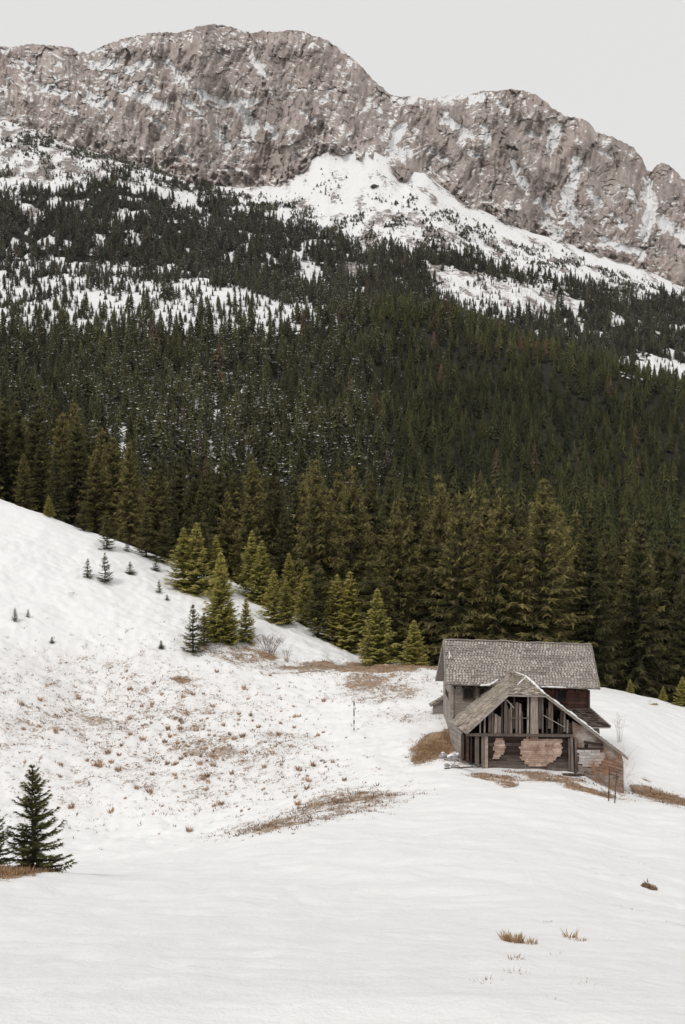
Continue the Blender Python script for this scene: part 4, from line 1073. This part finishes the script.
    def patch(name, outline, yl, mat, lab, rows=7):
        """ragged plaster over laths: horizontal strips clipped to an outline given in pixels"""
        ys = [p[1] for p in outline]; y0, y1 = min(ys), max(ys); mb = MB()
        for i in range(rows):
            ya = y0+(y1-y0)*i/rows; yb = y0+(y1-y0)*(i+.93)/rows; ym = (ya+yb)/2; xs = []
            for (xa, yaa), (xb, ybb) in zip(outline, outline[1:]+outline[:1]):
                if (yaa > ym) != (ybb > ym): xs.append(xa+(ym-yaa)*(xb-xa)/(ybb-yaa))
            xs.sort()
            for xa, xb in zip(xs[::2], xs[1::2]):
                xa += rr.uniform(-2, 1.6); xb += rr.uniform(-1.6, 2); m = max(1, int((xb-xa)/7)); c = [xa+(xb-xa)*(j+rr.uniform(-.2, .2)*(0 < j < m))/m for j in range(m+1)]
                for u, v in zip(c[:-1], c[1:]):
                    if rr.random() < .025: continue
                    j1, j2 = rr.uniform(-.5, .5), rr.uniform(-.5, .5); mb.prism([P(u, ya, yl), P(u+j1, yb, yl), P(v-.1+j2, yb, yl), P(v-.1, ya, yl)], (0, -1, 0), .05+rr.uniform(0, .012), min(1, max(0, rr.gauss(.5, .2))))
        o = mb.build(name, mat, H); o['label'] = lab; return o
    patch('plaster_patch', [(521,742),(526,737.5),(531,738),(536,737),(543,739),(549,737.5),(555,739),(561,740),(562.5,746),(561,753),(556,759),(550,763),(546,766),(536,766.5),(527,765),(522,760),(520,752)], -5.06, plast, 'large ragged pinkish plaster patch on the front wall', 15)
    patch('plaster_patch', [(493,742),(498,738),(505,738.5),(505.5,744),(504,750),(500,757),(495,759),(493.5,750)], -5.06, plast, 'small ragged plaster patch near the posts', 10)
    mb = MB(); mb.bar(P(571.5,736,-5.15), P(572.5,776,-5.15), .14, .1, .55); mb.bar(P(575.5,738,-5.12), P(576.5,779,-5.12), .12, .08, .4); mb.bar(P(569,738,-5.12), P(569.5,772,-5.12), .1, .08, .35); mb.build('post', plank, H)
    # --- right wing wall below the long rake
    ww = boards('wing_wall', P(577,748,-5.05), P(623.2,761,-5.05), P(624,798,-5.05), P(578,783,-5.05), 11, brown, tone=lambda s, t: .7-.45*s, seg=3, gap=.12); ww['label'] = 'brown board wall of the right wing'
    mb = MB(); mb.prism([P(573,737,-5.0), P(577,748.3,-5.0), P(623,761,-5.0), P(621.5,754.5,-5.0), P(584,727,-5.0), P(572,721,-5.0)], (0, -1, 0), .07, .35); mb.build('wing_gable', brown, H)
    mb = MB(); mb.bar(P(577,748.4,-5.1), P(604,748.8,-5.1), .07, .09, .2); mb.bar(P(584,742,-5.1), P(603,745,-5.1), .07, .12, .1); mb.build('lintel', dark, H)
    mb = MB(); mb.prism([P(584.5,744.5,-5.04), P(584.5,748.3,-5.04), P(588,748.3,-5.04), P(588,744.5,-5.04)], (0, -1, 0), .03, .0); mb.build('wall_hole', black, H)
    patch('plaster_patch', [(577.5,750),(600,751),(604,755),(601,765),(590,767),(578,765)], -5.13, mat_wood('dirty_whitewash', (.40, .36, .34), (.60, .56, .53), (.36, .28, .24), (.6, 1, 3), 4, .6), 'whitewashed patch on the wing wall', 6)
    patch('stone_base', [(578,769),(590,768),(612,775),(612,790),(596,786),(579,780)], -5.15, mat_wood('grey_render', (.22, .19, .175), (.34, .30, .28), None, (1, 1, 1), 5, .6), 'grey rendered foot of the wing wall', 6)
    wr = P(623.2,761,-5.05); boards('wing_wall', wr, wr+np.array([0, 3.4, .15]), P(624,798,-5.05)+np.array([0, 3.4, 0]), P(624,798,-5.05), 11, brown, face=(1, 0, 0))
    # --- snow caught on the roofs
    def snow(name, pts, wd, th, parent, seed):
        r = random.Random(seed); mb = MB(); n = len(pts); fine = []
        for a, b in zip(pts[:-1], pts[1:]):
            for k in range(6): fine.append(np.array(a)+(np.array(b)-np.array(a))*k/6)
        fine.append(np.array(pts[-1])); m = len(fine)
        rad = [.62*th*r.uniform(.4, 1.2)*(.25+.75*math.sin(math.pi*(i+.5)/m)**.5) for i in range(m)]
        mb.tube(fine, rad, 8, .5); o = mb.build(name, M_SNOWP, parent)
        me = o.data; c = np.zeros(len(me.vertices)*3); me.vertices.foreach_get('co', c)
        for p in me.polygons: p.use_smooth = True
        return o
    on = lambda px, py, yl, dz=.04: P(px, py, yl)+np.array([0, 0, dz])
    snow('snow_cap', [on(480,686,-.6), on(489,685.5,-.6), on(494,683,-.65), on(498,680,-.7)], .3, .14, r1, 1)
    snow('snow_cap', [on(541,687.4,-.62), on(553,687.6,-.62), on(566,688.2,-.62)], .3, .10, r1, 2)
    snow('snow_cap', [on(449,652,1.7), on(450,656,1.5), on(449,659,1.3)], .3, .09, r1, 3)
    snow('snow_cap', [H2+(E3-H2)*k/8+np.array([.0, .25, .06]) for k in range(0, 7)], .3, .16, pr, 4)
    snow('snow_cap', [R2+(H2-R2)*k/4+np.array([0, -.05, .05]) for k in range(5)], .3, .14, hp, 5)
    snow('snow_cap', [R2+(H1-R2)*k/4+np.array([0, -.05, .04]) for k in (0, 1, 2)], .2, .08, hp, 6)
    snow('snow_cap', [R1+(R2-R1)*k/4+np.array([.05, 0, .04]) for k in (1, 2, 3, 4)], .2, .10, hp, 7)
    return H, base

def rock(name, px, row, size, label, seed, mat=M_STONE, flat=.6, group='stones beside the house', cat='stone', y0=24, snowy=False):
    import bmesh
    p = hit(px, row, y0); r = random.Random(seed); bm = bmesh.new(); bmesh.ops.create_icosphere(bm, subdivisions=3, radius=size)
    off = np.array([r.uniform(0, 99) for _ in range(2)])
    for v in bm.verts:
        k = 1+.5*float(fbm(v.co.x/size*1.3+off[0], (v.co.y+1.7*v.co.z)/size+off[1], 3, seed)); v.co = Vector((v.co.x*k*1.2, v.co.y*k, v.co.z*k*flat))
    me = bpy.data.meshes.new(name); bm.to_mesh(me); bm.free(); o = new_obj(name, me, None, mat); o.location = (p[0], p[1], p[2]+size*flat*.25); o.rotation_euler = (0, 0, r.uniform(0, 6))
    tag(o, label, cat, group)
    if snowy:
        c = MB(); c.tube([(-size*.7, 0, size*flat*.8), (0, 0, size*flat*.95), (size*.7, 0, size*flat*.7)], [size*.25, size*.5, size*.25], 8)
        q = c.build('snow_cap', M_SNOWP, o)
        for f in q.data.polygons: f.use_smooth = True
    return o
def build_props():
    wood = mat_wood('old_stake_wood', (.05, .035, .028), (.16, .11, .08), None, (4, 4, 1), 3, .6)
    # slim banded marker pole on the snow
    p = hit(354, 731, 40); e = empty('marker_pole', tuple(p)); tag(e, 'slim marker pole with dark bands standing alone in the snow left of the house', 'pole')
    H = at(354, 690, p[1])[2]-p[2]
    mb = MB(); mb.tube([(0, 0, -.3), (0, 0, H)], [.03, .022], 6); mb.build('shaft', mat_plain('faded_pole', (.5, .5, .5), (.62, .62, .6), 3), e)
    m = mat_plain('dark_band', (.05, .06, .06), (.09, .10, .10), 3)
    for a, b in ((701, 706), (710, 716), (720, 724), (728, 730)):
        mb = MB(); za, zb_ = at(354, a, p[1])[2]-p[2], at(354, b, p[1])[2]-p[2]; mb.tube([(0, 0, zb_), (0, 0, za)], [.042, .042], 8); mb.build('band', m, e)
    # two stakes in front of the right wing
    for px, b, t, lab, ln in ((608.5,801,768,'left one of two dark stakes standing in snow before the right wing',.05), (614.5,803,772,'right one of two dark stakes, leaning a little, before the right wing',.12)):
        p = hit(px, b, 40); h = at(px, t, p[1])[2]-p[2]; mb = MB(); mb.tube([(0, 0, -.3), (ln*.4, 0, h*.5), (ln, 0, h)], [.034, .030, .024], 6, .5); o = mb.build('stake', wood); o.location = p
        tag(o, lab, 'stake', 'stakes before the right wing')
    p = at(614, 788, 65.6); p[2] = float(height(p[0], p[1]))
    twig_bush('bare_bush', M_TWIG, p, 2.7, 30, 1.15, 'tall leafless orange-brown bush in front of the right wing wall', 3, .007, .9, sub=6)
    p = at(598, 783, 66.0); p[2] = float(height(p[0], p[1]))
    twig_bush('bare_bush', M_TWIG, p, 1.5, 26, .7, 'lower leafless brown bush left of the tall orange one by the wing', 4, .012, .9, sub=6)
    p = hit(269, 652, 60); twig_bush('bare_bush', M_TWIGG, p, 1.6, 45, 1.2, 'grey leafless bush on the snow right of the lower spruce grove', 5, .016, .9, sub=6)
    p = hit(287, 662, 60); twig_bush('bare_bush', M_TWIGG, p, 1.4, 12, .5, 'thin grey sapling twigs just right of the grey bush', 6, .014, .7, sub=4)
    p = at(590, 742, 77); p = hit(620, 742, 68); twig_bush('bare_bush', M_TWIGG, p, 2.4, 9, .6, 'faint thin bare stems on the snow behind the right wing', 8, .010, .7, sub=4)
    p = hit(72, 595, 60); twig_bush('bare_bush', M_TWIGG, p, .5, 14, .5, 'tiny grey twiggy shrub alone on the upper left meadow', 9, .014, 1, sub=3)
    p = hit(70, 613, 60)
    stones = [(443,757,.34,'snow-capped grey stone, leftmost beside the dry grass bank',1),(451,760,.42,'large snow-capped stone below the grey log side wall',1),(458,757,.30,'stone close against the log side wall corner',1),
              (466,763,.26,'small stone in front of the porch posts',0),(447,766,.20,'low dark stone nearest to the camera left of the porch',0),(455,767,.22,'low dark stone right of the nearest one',0),
              (473,767,.18,'little stone at the foot of the porch posts',0),(462,752,.24,'stone wedged under the side wall',0)]
    for i, (a, b, s, lab, sn) in enumerate(stones): rock('stone', a, b, s*.8, lab, i+1, snowy=bool(sn))
    rock('earth_clod', 645, 886, .13, 'brown clod of bare earth, left end of the dark patch in the right foreground snow', 21, M_EARTH, .35, 'clods of earth', 'clod', 8)
    rock('earth_clod', 652, 889, .13, 'brown clod of bare earth, right end of the dark patch in the right foreground snow', 22, M_EARTH, .3, 'clods of earth', 'clod', 8)
    rock('stone', 322, 761, .13, 'lone dark stone in the snowy hollow at the meadow centre', 24, M_STONE, .7, 'stones beside the house', 'stone', 44)
    # fallen timber by the wing corner and a plank by the posts
    p = hit(573, 776, 50); mb = MB(); mb.bar((-.6, 0, .12), (.5, .1, .05), .14, .12, .4); mb.bar((-.3, -.2, .2), (.65, -.15, .1), .1, .08, .2); mb.bar((.1, 0, 0), (.35, .3, 1.1), .12, .1, .3)
    o = mb.build('fallen_timber', wood); o.location = p; tag(o, 'dark heap of fallen timber at the corner between porch and right wing', 'timber')
    p = hit(460, 769, 50); mb = MB(); mb.bar((-.9, 0, .04), (.8, .25, .06), .12, .05, .5); o = mb.build('fallen_plank', wood); o.location = p; tag(o, 'dark plank lying in the snow before the porch posts', 'plank')
    # boulder with snow on the scree
    for i, (a, b, s, lab) in enumerate([(457,196,5,'dark outcrop in the snow below the right cliff, upper one'),(195,181,6,'dark outcrop at the foot of the left cliff'),(533,231,6,'dark boulder at the foot of the right cliff'),(374,187,5,'dark outcrop in the snow basin between the cliffs'),(552,262,8,'big pale boulder in the snow below the right cliff'),(430,236,7,'pale boulder at the treeline below the snow basin')]):
        rock('boulder', a, b, s, lab, 40+i, mat_plain('pale_rock', (.2, .17, .155), (.42, .38, .36), .15, bump=.8) if i > 3 else mat_plain('dark_rock', (.04, .035, .032), (.14, .12, .11), .2, bump=.5), .6, 'boulders below the cliffs', 'boulder', 900)

# ------------------------------------------------------------ light, sky, camera
def build_light():
    sc = bpy.context.scene
    w = bpy.data.worlds.new('World'); sc.world = w; w.use_nodes = True; t = w.node_tree; t.nodes.clear()
    out = t.nodes.new('ShaderNodeOutputWorld'); bg = t.nodes.new('ShaderNodeBackground'); sky = t.nodes.new('ShaderNodeTexSky')
    sky.sky_type = 'NISHITA'; sky.sun_disc = False; sky.sun_elevation = math.radians(48); sky.sun_rotation = math.radians(215); sky.air_density = 1; sky.dust_density = 4; sky.altitude = 1200
    hs = t.nodes.new('ShaderNodeHueSaturation'); hs.inputs['Saturation'].default_value = .05; hs.inputs['Value'].default_value = 1
    mx = t.nodes.new('ShaderNodeMix'); mx.data_type = 'RGBA'; mx.inputs[0].default_value = .93; mx.inputs[7].default_value = (8.05, 8.0, 7.97, 1)
    t.links.new(sky.outputs[0], hs.inputs['Color']); t.links.new(hs.outputs[0], mx.inputs[6]); t.links.new(mx.outputs[2], bg.inputs[0])
    bg.inputs[1].default_value = .1; t.links.new(bg.outputs[0], out.inputs[0])
    s = bpy.data.lights.new('sun', 'SUN'); s.energy = 1.4; s.angle = math.radians(14); s.color = (1, .97, .93)
    o = bpy.data.objects.new('sun', s); COL.objects.link(o)
    az = math.radians(215); el = math.radians(48); d = Vector((math.sin(az)*math.cos(el), math.cos(az)*math.cos(el), math.sin(el)))
    o.rotation_euler = d.to_track_quat('Z', 'Y').to_euler()
    c = bpy.data.cameras.new('camera'); co = bpy.data.objects.new('camera', c); COL.objects.link(co)
    c.sensor_fit = 'VERTICAL'; c.sensor_height = 36; c.lens = 36*F/1024; c.clip_start = .1; c.clip_end = 8000
    co.rotation_euler = (math.pi/2+PITCH, 0, 0); sc.camera = co
    sc.view_settings.view_transform = 'Standard'; sc.view_settings.look = 'None'; sc.view_settings.exposure = 0; sc.view_settings.gamma = 1
    sc.cycles.max_bounces = 5; sc.cycles.diffuse_bounces = 3; sc.cycles.use_denoising = True
    sc.render.film_transparent = False

def build_haze():
    x0, x1, y0, y1, z0, z1 = -1700, 1700, -60, 2700, -60, 905
    V = np.array([(x, y, z) for z in (z0, z1) for y in (y0, y1) for x in (x0, x1)], float)
    Fc = np.array([(0, 2, 3, 1), (4, 5, 7, 6), (0, 1, 5, 4), (2, 6, 7, 3), (0, 4, 6, 2), (1, 3, 7, 5)])
    m = bpy.data.materials.new('thin_winter_air'); m.use_nodes = True; t = m.node_tree; t.nodes.clear()
    o = t.nodes.new('ShaderNodeOutputMaterial'); v = t.nodes.new('ShaderNodeVolumePrincipled'); v.inputs['Density'].default_value = 1.7e-5; v.inputs['Color'].default_value = (.95, .95, .95, 1)
    t.links.new(v.outputs[0], o.inputs['Volume'])
    tag(new_obj('haze', mesh_np('haze', V, Fc), None, m), 'thin pale winter haze in front of the far cliffs', 'haze', kind='stuff')

build_haze(); build_meadow(); build_mountainside(); build_cliff()
build_small_trees(); build_forest_edge(); build_far_forest(); build_larches()
build_house(); build_grass(); build_tufts(); build_props(); build_light()
